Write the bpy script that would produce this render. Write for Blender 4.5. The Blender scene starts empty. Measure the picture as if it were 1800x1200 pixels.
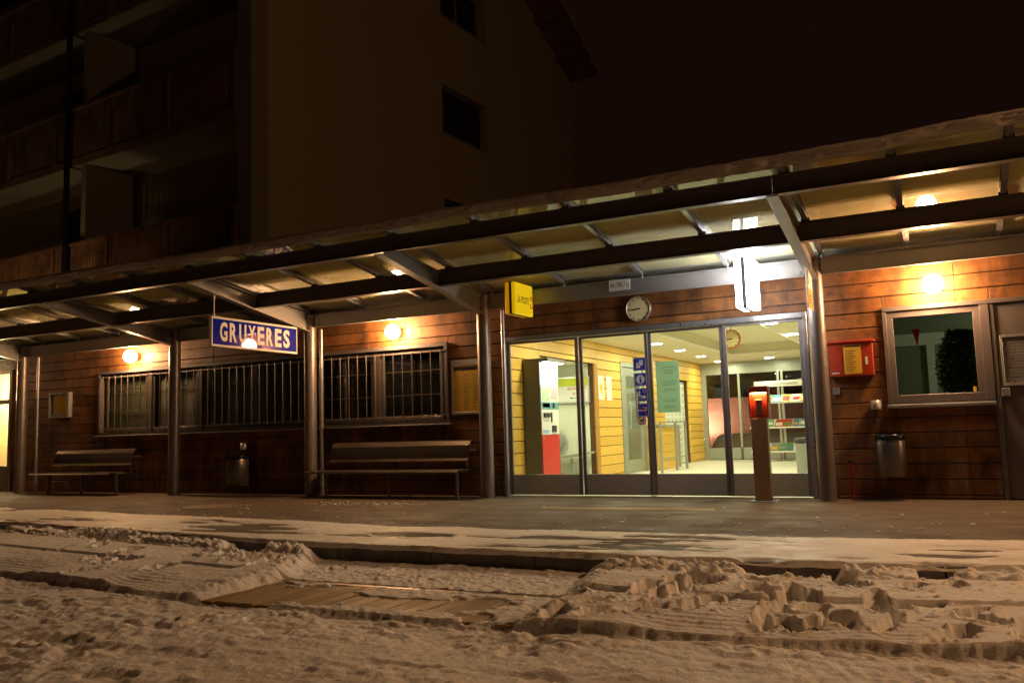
import bpy, math, random
import numpy as np
from mathutils import Vector, Matrix
random.seed(7)
sc = bpy.context.scene
# ------------------------------------------------------------------ camera, world, exposure
cd = bpy.data.cameras.new('camera'); cam = bpy.data.objects.new('camera', cd); sc.collection.objects.link(cam); sc.camera = cam
FOC, YAW, PIT, ROL = 1.5015, 0.4718, 0.1035, 0.0307
cd.sensor_width = 36; cd.lens = FOC * 1000 / 1800 * 36; cd.clip_start = .05; cd.clip_end = 1500
F = Vector((-math.sin(YAW) * math.cos(PIT), math.cos(YAW) * math.cos(PIT), math.sin(PIT)))
R = Vector((math.cos(YAW), math.sin(YAW), 0)); U = R.cross(F)
R2 = R * math.cos(ROL) - U * math.sin(ROL); U2 = R * math.sin(ROL) + U * math.cos(ROL)
M = Matrix((R2, U2, -F)).transposed().to_4x4(); M.translation = Vector((1.1195, -11.825, 1.0016)); cam.matrix_world = M
w = bpy.data.worlds.new('World'); sc.world = w; w.use_nodes = True
bgn = w.node_tree.nodes['Background']; bgn.inputs[0].default_value = (1.0, .36, .22, 1); bgn.inputs[1].default_value = .0013
sc.view_settings.view_transform = 'Standard'; sc.view_settings.look = 'None'; sc.view_settings.exposure = 2.35; sc.view_settings.gamma = 1
cy = sc.cycles
cy.max_bounces = 8; cy.diffuse_bounces = 4; cy.glossy_bounces = 4; cy.transmission_bounces = 6; cy.transparent_max_bounces = 24
cy.caustics_reflective = False; cy.caustics_refractive = False; cy.sample_clamp_indirect = 6; cy.use_denoising = True
try: cy.use_light_tree = True
except Exception: pass

# ------------------------------------------------------------------ object helpers
COL = sc.collection
def wloc(o):
    v = Vector((0, 0, 0))
    while o is not None: v = v + o.location; o = o.parent
    return v
def tag(o, label=None, cat=None, group=None, kind=None):
    if label: o['label'] = label
    if cat: o['category'] = cat
    if group: o['group'] = group
    if kind: o['kind'] = kind
    return o
def thing(name, loc, label, cat, group=None):
    o = bpy.data.objects.new(name, None); o.empty_display_size = .1; o.location = loc; COL.objects.link(o)
    return tag(o, label, cat, group)
def dup(o, off=None, label=None, parent=None):
    c = o.copy(); COL.objects.link(c)
    if parent is not None: c.parent = parent
    if off is not None: c.location = Vector(o.location) + Vector(off)
    if label: c['label'] = label
    for ch in list(o.children): dup(ch, None, None, c)
    return c
class MB:
    def __init__(s): s.v = []; s.f = []; s.sm = []
    def add(s, vs, fs, sm=False):
        n = len(s.v); s.v += [tuple(v) for v in vs]; s.f += [tuple(i + n for i in f) for f in fs]; s.sm += [sm] * len(fs); return s
    def box(s, x0, x1, y0, y1, z0, z1):
        vs = [(x, y, z) for z in (z0, z1) for y in (y0, y1) for x in (x0, x1)]
        return s.add(vs, [(0, 2, 3, 1), (4, 5, 7, 6), (0, 1, 5, 4), (2, 6, 7, 3), (0, 4, 6, 2), (1, 3, 7, 5)])
    def cbox(s, x0, x1, y0, y1, z0, z1, c):      # chamfered box
        vs = []; fs = []
        for (x, sx) in ((x0, 1), (x1, -1)):
            for (y, sy) in ((y0, 1), (y1, -1)):
                for (z, sz) in ((z0, 1), (z1, -1)):
                    vs += [(x, y + sy * c, z + sz * c), (x + sx * c, y, z + sz * c), (x + sx * c, y + sy * c, z)]
        i = lambda a, b, d, k: ((a * 2 + b) * 2 + d) * 3 + k
        fs += [(i(0,0,0,0), i(0,0,1,0), i(0,1,1,0), i(0,1,0,0)), (i(1,0,0,0), i(1,1,0,0), i(1,1,1,0), i(1,0,1,0)),
               (i(0,0,0,1), i(1,0,0,1), i(1,0,1,1), i(0,0,1,1)), (i(0,1,0,1), i(0,1,1,1), i(1,1,1,1), i(1,1,0,1)),
               (i(0,0,0,2), i(0,1,0,2), i(1,1,0,2), i(1,0,0,2)), (i(0,0,1,2), i(1,0,1,2), i(1,1,1,2), i(0,1,1,2))]
        for a in (0, 1):
            for b in (0, 1):
                fs.append((i(a,b,0,0), i(a,b,0,1), i(a,b,1,1), i(a,b,1,0)))
                fs.append((i(a,0,b,0), i(a,0,b,2), i(a,1,b,2), i(a,1,b,0)))
                fs.append((i(0,a,b,1), i(0,a,b,2), i(1,a,b,2), i(1,a,b,1)))
                for d in (0, 1): fs.append((i(a,b,d,0), i(a,b,d,1), i(a,b,d,2)))
        return s.add(vs, fs)
    def tube(s, p0, p1, r0, r1=None, n=16, caps=True, sm=True):
        p0 = Vector(p0); p1 = Vector(p1); r1 = r0 if r1 is None else r1
        a = (p1 - p0).normalized(); u = a.orthogonal().normalized(); v = a.cross(u); vs = []
        for p, r in ((p0, r0), (p1, r1)):
            for k in range(n): t = 2 * math.pi * k / n; vs.append(p + u * (r * math.cos(t)) + v * (r * math.sin(t)))
        s.add(vs, [(k, (k + 1) % n, n + (k + 1) % n, n + k) for k in range(n)], sm)
        if caps:
            s.add(vs[:n], [tuple(range(n))[::-1]]); s.add(vs[n:], [tuple(range(n))])
        return s
    def path(s, pts, r, n=8):
        for a, b in zip(pts, pts[1:]): s.tube(a, b, r, n=n)
        return s
    def lathe(s, c, axis, prof, n=24, sm=True):      # prof: (radius, height along axis)
        c = Vector(c); a = Vector(axis).normalized(); u = a.orthogonal().normalized(); v = a.cross(u); vs = []
        for r, h in prof:
            for k in range(n): t = 2 * math.pi * k / n; vs.append(c + a * h + u * (r * math.cos(t)) + v * (r * math.sin(t)))
        fs = [(j * n + k, j * n + (k + 1) % n, (j + 1) * n + (k + 1) % n, (j + 1) * n + k) for j in range(len(prof) - 1) for k in range(n)]
        return s.add(vs, fs, sm)
    def prism(s, poly, ext):                          # poly: list of 3D points, extruded by ext
        n = len(poly); e = Vector(ext); vs = [Vector(p) for p in poly] + [Vector(p) + e for p in poly]
        return s.add(vs, [tuple(range(n))[::-1], tuple(range(n, 2 * n))] + [(k, (k + 1) % n, n + (k + 1) % n, n + k) for k in range(n)])
    def quad(s, a, b, c, d): return s.add([a, b, c, d], [(0, 1, 2, 3)])
    def mesh(s, name, mat, off=(0, 0, 0)):
        me = bpy.data.meshes.new(name); o = Vector(off)
        me.from_pydata([tuple(Vector(v) - o) for v in s.v], [], s.f); me.materials.append(mat)
        me.polygons.foreach_set('use_smooth', s.sm)
        import bmesh
        b = bmesh.new(); b.from_mesh(me); bmesh.ops.recalc_face_normals(b, faces=b.faces); b.to_mesh(me); b.free(); me.update()
        return me
    def obj(s, name, mat, parent=None, **kw):
        off = wloc(parent) if parent is not None else Vector((0, 0, 0))
        o = bpy.data.objects.new(name, s.mesh(name, mat, off)); COL.objects.link(o)
        if parent is not None: o.parent = parent
        return tag(o, **kw)
    def top(s, name, mat, label, cat, group=None):     # a thing that is one mesh, origin at its base
        xs = [v[0] for v in s.v]; ys = [v[1] for v in s.v]; zs = [v[2] for v in s.v]
        b = Vector(((min(xs) + max(xs)) / 2, (min(ys) + max(ys)) / 2, min(zs)))
        o = bpy.data.objects.new(name, s.mesh(name, mat, b)); o.location = b; COL.objects.link(o)
        return tag(o, label, cat, group)
def B(*a): return MB().box(*a)
def CB(*a): return MB().cbox(*a)
UNIT = {}
def piece(name, mat, parent, x0, x1, y0, y1, z0, z1, c=.003):       # alike boxes share one mesh per rounded size
    k = (name, mat.name, round(x1 - x0, 3), round(y1 - y0, 3), round(z1 - z0, 3))
    if k not in UNIT: UNIT[k] = CB(0, k[2], 0, k[3], 0, k[4], min(c, k[2] / 3, k[3] / 3, k[4] / 3)).mesh(name, mat)
    o = bpy.data.objects.new(name, UNIT[k]); COL.objects.link(o); o.parent = parent
    o.location = Vector((x0, y0, z0)) - (wloc(parent) if parent else Vector((0, 0, 0)))
    return o
def text_mb(s, origin, right, up, height, depth=.002, width=None, shear=0, bold=0, align='LEFT', space=1.0):
    cu = bpy.data.curves.new('t', 'FONT'); cu.body = s; cu.size = 1; cu.extrude = 0; cu.offset = bold; cu.resolution_u = 3; cu.space_character = space; cu.shear = shear
    o = bpy.data.objects.new('t', cu); COL.objects.link(o); bpy.context.view_layer.update()
    me = o.to_mesh(); vs = [tuple(v.co) for v in me.vertices]; fs = [tuple(p.vertices) for p in me.polygons]; o.to_mesh_clear()
    bpy.data.objects.remove(o); bpy.data.curves.remove(cu)
    x0 = min(v[0] for v in vs); x1 = max(v[0] for v in vs); y0 = min(v[1] for v in vs); y1 = max(v[1] for v in vs)
    sy = height / (y1 - y0); sx = sy if width is None else width / (x1 - x0)
    r = Vector(right).normalized(); u = Vector(up).normalized(); nrm = r.cross(u); og = Vector(origin); n = len(vs)
    if align == 'CENTER': og = og - r * ((x1 - x0) * sx / 2)
    front = [og + r * ((v[0] - x0) * sx) + u * ((v[1] - y0) * sy) + nrm * depth for v in vs]
    m = MB(); m.add(front, fs)
    return m

# ------------------------------------------------------------------ materials
class NT:
    def __init__(s, name):
        s.m = bpy.data.materials.new(name); s.m.use_nodes = True; s.t = s.m.node_tree
        s.b = s.t.nodes['Principled BSDF']; s.out = s.t.nodes['Material Output']; s._pos = None
    def n(s, typ, **kw):
        o = s.t.nodes.new(typ)
        for k, v in kw.items():
            if k.startswith('i_'): o.inputs[k[2:].replace('_', ' ')].default_value = v
            else: setattr(o, k, v)
        return o
    def l(s, a, b): s.t.links.new(a, b)
    def pos(s, scale=(1, 1, 1), rnd=0.):
        g = s.n('ShaderNodeNewGeometry').outputs['Position']
        if rnd:
            oi = s.n('ShaderNodeObjectInfo').outputs['Random']; mu = s.n('ShaderNodeMath', operation='MULTIPLY'); s.l(oi, mu.inputs[0]); mu.inputs[1].default_value = rnd
            ad = s.n('ShaderNodeVectorMath', operation='ADD'); s.l(g, ad.inputs[0]); s.l(mu.outputs[0], ad.inputs[1]); g = ad.outputs[0]
        m = s.n('ShaderNodeVectorMath', operation='MULTIPLY'); s.l(g, m.inputs[0]); m.inputs[1].default_value = scale
        return m.outputs[0]
    def noise(s, vec, scale=5, detail=4, rough=.55, dist=0):
        o = s.n('ShaderNodeTexNoise'); s.l(vec, o.inputs['Vector']); o.inputs['Scale'].default_value = scale; o.inputs['Detail'].default_value = detail
        o.inputs['Roughness'].default_value = rough; o.inputs['Distortion'].default_value = dist; return o.outputs['Fac']
    def ramp(s, fac, stops):
        o = s.n('ShaderNodeValToRGB'); s.l(fac, o.inputs[0]); e = o.color_ramp.elements
        while len(e) < len(stops): e.new(.5)
        for k, (p, c) in enumerate(stops): e[k].position = p; e[k].color = (c[0], c[1], c[2], 1) if not isinstance(c, (int, float)) else (c, c, c, 1)
        return o.outputs[0]
    def mix(s, f, a, b, mode='MIX'):
        o = s.n('ShaderNodeMix', data_type='RGBA', blend_type=mode)
        for i, v in ((0, f), (6, a), (7, b)):
            if isinstance(v, (int, float)): o.inputs[i].default_value = v if i == 0 else (v, v, v, 1)
            elif isinstance(v, tuple): o.inputs[i].default_value = (v[0], v[1], v[2], 1)
            else: s.l(v, o.inputs[i])
        return o.outputs[2]
    def bump(s, h, strength=.3, dist=.01):
        o = s.n('ShaderNodeBump'); s.l(h, o.inputs['Height']); o.inputs['Strength'].default_value = strength; o.inputs['Distance'].default_value = dist
        s.l(o.outputs[0], s.b.inputs['Normal'])
    def set(s, color=None, rough=None, metal=None, spec=None, coat=None):
        for nm, v in (('Base Color', color), ('Roughness', rough), ('Metallic', metal), ('Specular IOR Level', spec), ('Coat Weight', coat)):
            if v is None: continue
            if isinstance(v, tuple): s.b.inputs[nm].default_value = (v[0], v[1], v[2], 1)
            elif isinstance(v, (int, float)): s.b.inputs[nm].default_value = v
            else: s.l(v, s.b.inputs[nm])
        return s
def paint(name, color, rough=.5, metal=0., var=.12, spec=.5, bump=.05, sc_=6):
    t = NT(name); f = t.noise(t.pos((1, 1, 1)), sc_, 5); d = tuple(c * (1 - var) for c in color); h = tuple(min(1, c * (1 + var)) for c in color)
    t.set(t.ramp(f, [(.3, d), (.7, h)]), None, metal, spec); rr = t.ramp(t.noise(t.pos(), sc_ * 3, 4), [(.3, max(0, rough - .08)), (.7, min(1, rough + .1))]); t.set(rough=rr)
    if bump: t.bump(t.noise(t.pos(), 60, 3), bump, .004)
    return t.m
def emis(name, color, strength, base=(.8, .8, .8)):
    t = NT(name); t.set(base, .4); t.b.inputs['Emission Color'].default_value = (*color, 1); t.b.inputs['Emission Strength'].default_value = strength; return t.m
def wood(name, lo, hi, dark, rough=.5, weather=True, knots=True, coat=0., var=(.86, 1.1), streak=False):
    t = NT(name); p = t.pos((.55, 1, 9), 37.); g = t.noise(p, 3.2, 6, .6, .9)
    fine = t.noise(t.pos((2, 2, 60), 37.), 4, 3)
    c = t.mix(.5, t.ramp(g, [(.28, lo), (.72, hi)]), t.ramp(fine, [(.3, lo), (.7, hi)]))
    oi = t.n('ShaderNodeObjectInfo').outputs['Random']
    c = t.mix(1., c, t.ramp(oi, [(0, var[0]), (1, var[1])]), 'MULTIPLY')
    if knots:
        vo = t.n('ShaderNodeTexVoronoi'); t.l(t.pos((1.4, 1, 4), 37.), vo.inputs['Vector']); vo.inputs['Scale'].default_value = 1.6
        c = t.mix(t.ramp(vo.outputs['Distance'], [(.04, .85), (.12, 0.)]), c, dark)
    if weather:
        f = t.noise(t.pos((1.3, 1, .8)), 1.7, 6, .7); c = t.mix(t.ramp(f, [(.42, 0.), (.66, .88)]), c, dark)
        f2 = t.noise(t.pos((4, 1, 1)), 2.3, 5, .7); c = t.mix(t.ramp(f2, [(.5, 0.), (.8, .55)]), c, dark)
    if streak:
        se = t.n('ShaderNodeSeparateXYZ'); t.l(t.n('ShaderNodeNewGeometry').outputs['Position'], se.inputs[0]); lowz = t.ramp(se.outputs[2], [(.62, 1.), (1.0, 0.)])
        s1 = t.ramp(t.noise(t.pos((5.5, 1, .5)), 2.0, 4, .6), [(.48, 0.), (.66, .75)]); s2 = t.ramp(t.noise(t.pos((.8, 1, 1.2)), 1.1, 3), [(.42, 0.), (.58, 1.)])
        k = t.n('ShaderNodeMath', operation='MULTIPLY'); t.l(s1, k.inputs[0]); t.l(s2, k.inputs[1]); k2 = t.n('ShaderNodeMath', operation='MULTIPLY'); t.l(k.outputs[0], k2.inputs[0]); t.l(lowz, k2.inputs[1])
        c = t.mix(k2.outputs[0], c, (.30, .20, .13))
    t.set(c, t.ramp(g, [(.3, rough - .1), (.7, rough + .12)]), 0, .35, coat); t.bump(t.mix(.5, g, fine), .25, .004)
    return t.m
def glass(name, tint=(1, 1, 1), refl=1., rough=.0):
    t = NT(name); tr = t.n('ShaderNodeBsdfTransparent'); tr.inputs[0].default_value = (*tint, 1)
    gl = t.n('ShaderNodeBsdfGlossy'); gl.inputs['Roughness'].default_value = rough; fr = t.n('ShaderNodeFresnel'); fr.inputs[0].default_value = 1.5
    mu = t.n('ShaderNodeMath', operation='MULTIPLY'); t.l(fr.outputs[0], mu.inputs[0]); mu.inputs[1].default_value = refl
    bf = t.n('ShaderNodeNewGeometry').outputs['Backfacing']; iv = t.n('ShaderNodeMath', operation='SUBTRACT'); iv.inputs[0].default_value = 1; t.l(bf, iv.inputs[1])
    m2 = t.n('ShaderNodeMath', operation='MULTIPLY'); t.l(mu.outputs[0], m2.inputs[0]); t.l(iv.outputs[0], m2.inputs[1]); mu = m2
    mx = t.n('ShaderNodeMixShader'); t.l(mu.outputs[0], mx.inputs[0]); t.l(tr.outputs[0], mx.inputs[1]); t.l(gl.outputs[0], mx.inputs[2]); t.l(mx.outputs[0], t.out.inputs[0])
    return t.m
MT = {}
MT['facade'] = wood('stained_larch', (.135, .048, .012), (.35, .14, .036), (.028, .013, .006), .62, var=(.8, 1.15), streak=True)
MT['inner'] = wood('yellow_birch', (.62, .34, .05), (.84, .53, .11), (.42, .20, .05), .45, weather=False)
MT['inner_trim'] = wood('honey_wood_trim', (.42, .19, .04), (.55, .27, .07), (.3, .12, .03), .45, weather=False, knots=False)
MT['steel'] = paint('brown_grey_steel', (.24, .20, .18), .4, .6, .06, bump=0)
MT['beam'] = paint('dark_painted_beam', (.10, .075, .064), .38, .2, .12, bump=0)
MT['fascia'] = paint('grey_fascia_beam', (.30, .28, .27), .38, .35, .06, bump=0)
MT['alu'] = paint('dull_aluminium', (.34, .33, .34), .33, .7, .04, bump=0)
MT['alu_light'] = paint('bright_aluminium', (.55, .54, .52), .34, .8, .04, bump=0)
MT['stainless'] = paint('brushed_stainless', (.22, .195, .17), .36, .85, .04, bump=0)
MT['frame'] = paint('grey_door_frame', (.13, .108, .105), .45, .25, .04, bump=0)
MT['kick'] = paint('grey_kick_panel', (.50, .46, .40), .5, .2, .04, bump=0)
MT['post'] = paint('brown_post_paint', (.42, .28, .185), .5, .1, .12, bump=0)
MT['manhole'] = paint('manhole_iron', (.16, .11, .07), .6, .2, .25, sc_=14)
MT['machine'] = paint('machine_side_steel', (.14, .14, .125), .38, .35, .1, bump=0)
MT['backing'] = paint('dark_batten', (.10, .045, .012), .8, 0, .1)
MT['dark'] = paint('dark_plastic', (.02, .02, .022), .4, 0, .1)
MT['bag'] = paint('black_bin_bag', (.01, .01, .012), .22, 0, .1, bump=.6)
MT['white'] = paint('white_enamel', (.78, .77, .74), .4, 0, .04)
MT['plaster'] = paint('cream_plaster', (.74, .74, .62), .7, 0, .03)
MT['ceil'] = paint('ceiling_panel', (.66, .60, .44), .7, 0, .03)
MT['floor'] = paint('pale_floor_tile', (.62, .60, .5), .35, 0, .05)
MT['hall_grey'] = paint('pale_grey_metal', (.33, .345, .30), .4, .3, .05)
MT['boxes'] = paint('pale_postbox_doors', (.72, .74, .66), .45, .1, .03)
MT['blue'] = paint('enamel_blue', (.030, .024, .30), .09, 0, .06, .8, 0)
q_ = NT('sign_enamel_blue'); q_.set((.014, .022, .34), .035, 0, .6); MT['blue'] = q_.m
q_ = NT('sign_lettering_cream'); q_.set((.86, .78, .66), .7, 0, .2); MT['cream'] = q_.m
q_ = NT('smooth_bench_steel'); q_.set((.16, .13, .105), .30, .8, .5); MT['bench'] = q_.m
MT['pblue'] = paint('pictogram_blue', (.022, .045, .46), .25, 0, .05)
MT['red'] = paint('signal_red', (.62, .012, .006), .35, 0, .06)
MT['ored'] = paint('orange_red_enamel', (.36, .030, .006), .5, 0, .06)
MT['black'] = paint('black_print', (.008, .008, .008), .8, 0, .05, bump=0)
MT['grey_print'] = paint('grey_print', (.12, .12, .13), .6, 0, .05, bump=0)
MT['redp'] = paint('red_print', (.6, .02, .02), .5, 0, .05, bump=0)
MT['paper_y'] = paint('yellow_timetable_paper', (.78, .50, .06), .5, 0, .05)
MT['paper_w'] = paint('white_paper', (.80, .79, .72), .6, 0, .03)
def film(name, c):
    t = NT(name); d = t.n('ShaderNodeBsdfDiffuse'); d.inputs[0].default_value = (*c, 1); q = t.n('ShaderNodeBsdfTranslucent'); q.inputs[0].default_value = (*c, 1)
    mx = t.n('ShaderNodeMixShader'); mx.inputs[0].default_value = .62; t.l(d.outputs[0], mx.inputs[1]); t.l(q.outputs[0], mx.inputs[2]); t.l(mx.outputs[0], t.out.inputs[0]); return t.m
MT['green_film'] = film('green_notice_paper', (.52, .68, .56))
MT['glass'] = glass('clear_glass', (.97, .98, .96))
MT['cover'] = glass('cover_glass', (.98, .98, .98), .35)
MT['glass_dark'] = glass('far_glass', (.80, .82, .80), 1.3)
MT['glass_roof'] = glass('canopy_glass', (.98, .96, .80), 1.2, .004)
MT['clockface'] = paint('clock_dial', (.80, .68, .36), .4, 0, .03, bump=0)
MT['crust'] = paint('dirty_road_snow', (.3, .26, .22), .8)
MT['bars'] = paint('dark_bar_steel', (.15, .125, .11), .4, .6, .05, bump=0)
MT['sash'] = paint('dark_sash_paint', (.06, .048, .04), .5, .1, .05, bump=0)
MT['darkred'] = paint('dark_red_paint', (.30, .012, .008), .5, 0, .05, bump=0)
MT['concrete'] = paint('kerb_concrete', (.20, .18, .16), .85, 0, .25, .3, .6, 9)
MT['plank'] = wood('crossing_wood', (.24, .155, .055), (.46, .31, .12), (.10, .06, .025), .55, weather=False, var=(.7, 1.1))
MT['rail'] = paint('rail_steel', (.30, .24, .20), .42, .9, .15)
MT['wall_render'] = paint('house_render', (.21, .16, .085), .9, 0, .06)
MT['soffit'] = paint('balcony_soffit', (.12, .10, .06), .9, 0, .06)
MT['loggia'] = paint('loggia_render_lightened', (.34, .26, .13), .9, 0, .06)  # same render made lighter to make up for little light in the loggias
MT['leaf_frame'] = paint('door_leaf_frame', (.24, .215, .21), .4, .4, .04, bump=0)
MT['balcony'] = wood('dark_balcony_wood', (.10, .045, .020), (.17, .08, .034), (.03, .012, .006), .7)
MT['hole'] = paint('dark_window', (.008, .008, .008), .2, 0, .1)
MT['blind'] = paint('grey_green_blind', (.06, .066, .042), .6, 0, .06)
MT['roomdark'] = paint('dim_room_wall', (.25, .26, .20), .8, 0, .05)
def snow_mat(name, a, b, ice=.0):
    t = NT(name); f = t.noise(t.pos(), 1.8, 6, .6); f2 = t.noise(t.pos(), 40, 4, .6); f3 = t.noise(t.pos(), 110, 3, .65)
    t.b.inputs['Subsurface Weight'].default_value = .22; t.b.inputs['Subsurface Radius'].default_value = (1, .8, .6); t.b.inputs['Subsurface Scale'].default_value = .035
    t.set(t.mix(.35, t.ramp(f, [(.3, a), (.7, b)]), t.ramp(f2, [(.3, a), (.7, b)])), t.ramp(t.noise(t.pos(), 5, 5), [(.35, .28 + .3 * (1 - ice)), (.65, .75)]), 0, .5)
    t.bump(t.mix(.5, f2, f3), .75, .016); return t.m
MT['snow'] = snow_mat('packed_snow', (.80, .75, .68), (.94, .91, .87))
MT['snow_p'] = snow_mat('icy_snow', (.60, .54, .46), (.90, .86, .78), 1)
MT['snow_undimmed'] = snow_mat('snow_over_glass', (.62, .60, .48), (.78, .76, .62))
MT['snow_dimmed'] = snow_mat('roof_snow', (.20, .165, .13), (.32, .27, .22))  # snow colour darkened to offset the added lamp's light on the lip
def asphalt():
    t = NT('damp_asphalt'); f = t.noise(t.pos(), .8, 6, .6); g = t.noise(t.pos(), 75, 4, .75); c = t.mix(.6, t.ramp(f, [(.35, (.095, .060, .034)), (.65, (.175, .115, .068))]), t.ramp(g, [(.3, (.03, .024, .016)), (.7, (.16, .125, .085))]))
    t.set(c, t.ramp(t.noise(t.pos((1, 2, 1)), 1.6, 5), [(.35, .5), (.65, .85)]), 0, .25); t.bump(g, .9, .012); return t.m
MT['asphalt'] = asphalt()
MT['line'] = paint('worn_yellow_paint', (.62, .40, .06), .6, 0, .2)
# lamps
MT['globe'] = emis('globe_glow', (1, .57, .27), 84)
MT['tube'] = emis('sign_glow', (.95, .96, 1), 4.8)
MT['down'] = emis('downlight_glow', (1, 1, .66), 57)
MT['machine_glow'] = emis('machine_lamp_glow', (1, .97, .88), 7)
MT['val_glow'] = emis('validator_lamp_glow', (1, .50, .16), 22)
MT['poste'] = emis('post_sign_yellow', (1, .66, .0), .09, (.8, .55, .02))
MT['poste_edge'] = emis('post_sign_amber', (1, .40, .0), .07, (.8, .4, .02))
# ------------------------------------------------------------------ ground, platform, snow
def wv(x): return .115 * max(0., -4.3 - x) + .15 * max(0., x) ** 1.2            # the platform edge bends gently
def wva(x): return .115 * np.maximum(0., -4.3 - x) + .15 * np.maximum(0., x) ** 1.2
def lattice(seed, n=256): return np.random.RandomState(seed).rand(n, n).astype(np.float32)
def vnoise(x, y, seed):
    L = lattice(seed); xi = np.floor(x).astype(int); yi = np.floor(y).astype(int); fx = x - xi; fy = y - yi
    fx = fx * fx * (3 - 2 * fx); fy = fy * fy * (3 - 2 * fy); a = L[xi % 256, yi % 256]; b = L[(xi + 1) % 256, yi % 256]; c = L[xi % 256, (yi + 1) % 256]; d = L[(xi + 1) % 256, (yi + 1) % 256]
    return (a * (1 - fx) + b * fx) * (1 - fy) + (c * (1 - fx) + d * fx) * fy
def fbm(x, y, s, seed, o=4, r=.5):
    v = 0.; a = 1.; t = 0.
    for k in range(o): v = v + a * vnoise(x * s + 17.3 * k, y * s + 9.1 * k, seed + k); t += a; a *= r; s *= 2.03
    return v / t
def sstep(a, b, x): t = np.clip((x - a) / (b - a), 0, 1); return t * t * (3 - 2 * t)
def grid_mesh(name, X, Y, Z, mat, kind, smooth=True):
    ny, nx = X.shape; me = bpy.data.meshes.new(name); nv = nx * ny
    co = np.stack([X, Y, Z], -1).reshape(-1).astype(np.float32); i = np.arange(nv).reshape(ny, nx)
    q = np.stack([i[:-1, :-1], i[:-1, 1:], i[1:, 1:], i[1:, :-1]], -1).reshape(-1, 4)
    me.vertices.add(nv); me.vertices.foreach_set('co', co); me.loops.add(q.size); me.loops.foreach_set('vertex_index', q.reshape(-1).astype(np.int32))
    me.polygons.add(len(q)); me.polygons.foreach_set('loop_start', (np.arange(len(q)) * 4).astype(np.int32)); me.polygons.foreach_set('loop_total', np.full(len(q), 4, np.int32))
    me.polygons.foreach_set('use_smooth', np.full(len(q), smooth)); me.update(calc_edges=True); me.validate(); me.materials.append(mat)
    o = bpy.data.objects.new(name, me); COL.objects.link(o); o['kind'] = kind
    return o
def worley(x, y, s, seed):
    L1 = lattice(seed); L2 = lattice(seed + 500); x = x * s; y = y * s; xi = np.floor(x).astype(int); yi = np.floor(y).astype(int); best = np.full(x.shape, 9., np.float32)
    for a in (-1, 0, 1):
        for b in (-1, 0, 1):
            cx = xi + a; cy_ = yi + b; d = (cx + L1[cx % 256, cy_ % 256] - x) ** 2 + (cy_ + L2[cx % 256, cy_ % 256] - y) ** 2; best = np.minimum(best, d)
    return np.sqrt(best)
KERB = -5.42
grd = MB().box(-500, 500, -500, 500, -.62, -.52); tag(grd.obj('ground', MT['snow'], None), kind='structure')
# platform slab: asphalt sheet following the curved kerb
xs = np.array(sorted(set(list(np.arange(-34, 16, .5)))))
pm = MB()
for a, b in zip(xs, xs[1:]):
    n0 = (a, KERB + .12 + wv(a)); n1 = (b, KERB + .12 + wv(b))
    pm.prism([(a, .02, -.5), (b, .02, -.5), (n1[0], n1[1], -.5), (n0[0], n0[1], -.5)], (0, 0, .5))
plat = tag(pm.obj('platform', MT['asphalt'], None), kind='structure')
# kerb stones along the edge
a = -16.
random.seed(11)
while a < 6:
    b = a + 1.0; c0 = KERB + wv(a); c1 = KERB + wv(b); m = MB(); g = .006; dz = random.uniform(-.004, .003); dy = random.uniform(-.004, .004)
    m.prism([(a + g, c0 + .118 + dy, -.45), (b - g, c1 + .118 + dy, -.45), (b - g, c1 + dy, -.45), (a + g, c0 + dy, -.45)], (0, 0, .45 + dz))
    m.obj('kerb_stone', MT['concrete'], plat); a = b
# yellow guide line and manhole
m = MB().prism([(-3.66, -1.80, .0005), (-1.46, -1.70, .0005), (-1.46, -1.64, .0005), (-3.66, -1.74, .0005)], (0, 0, .0045)); m.obj('painted_line', MT['line'], plat)
mh = thing('manhole_cover', (-8.9, -2.3, 0), 'round steel manhole cover in the asphalt left of the station name sign', 'manhole cover')
MB().lathe((-8.9, -2.3, 0), (0, 0, 1), [(.38, .001), (.38, .006), (.36, .008), (0.001, .009)], 40).obj('cover', MT['manhole'], mh)
MB().lathe((-8.9, -2.3, 0), (0, 0, 1), [(.44, .001), (.44, .007), (.39, .007), (.39, .001)], 40).obj('ring', MT['concrete'], mh)
# thin trodden snow along the platform edge
X = np.concatenate([np.arange(-30, -11, .12), np.arange(-11, 2.6, .018), np.arange(2.6, 8, .08)])
V = np.concatenate([np.arange(-3.2, -5.36, -.02), np.arange(-5.36, -5.452, -.008)])
XX, VV = np.meshgrid(X, V); YY = VV + wva(XX)
edge = -3.92 + .28 * (fbm(XX, VV * 0, .45, 3, 3) - .5) + .10 * (fbm(XX, VV, 3.5, 4, 4) - .5) + .07 * (fbm(XX, VV, 13, 14, 3) - .5)
hz = .020 * sstep(.01, -.10, VV - edge) - .010
hz += .010 * (fbm(XX, YY * 1.6, 2.2, 5, 5) - .5) + .007 * (fbm(XX, YY, 11, 6, 4, .6) - .5)
hz += .005 * (fbm(XX, YY, 28, 7, 2) - .5)
hz -= .03 * sstep(.62, .76, fbm(XX * .55, YY * 2.2, 1.5, 8, 4))
for (px_, py_, rx, ry) in ((-3.75, -4.62, .55, .17), (-2.25, -4.52, .42, .13), (-1.45, -4.50, .28, .07), (-6.1, -4.52, .8, .18), (-7.2, -4.2, .25, .1), (-1.0, -4.46, .25, .05)):
    d = ((XX - px_) / rx) ** 2 + ((YY - py_) / ry) ** 2 + 1.0 * (fbm(XX, YY * 2, 5, 9, 4) - .5); hz -= .032 * sstep(1.15, .7, d)
hz += .020 * sstep(-5.15, -5.40, VV) * (fbm(XX, VV, 7, 12, 4))
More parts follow.
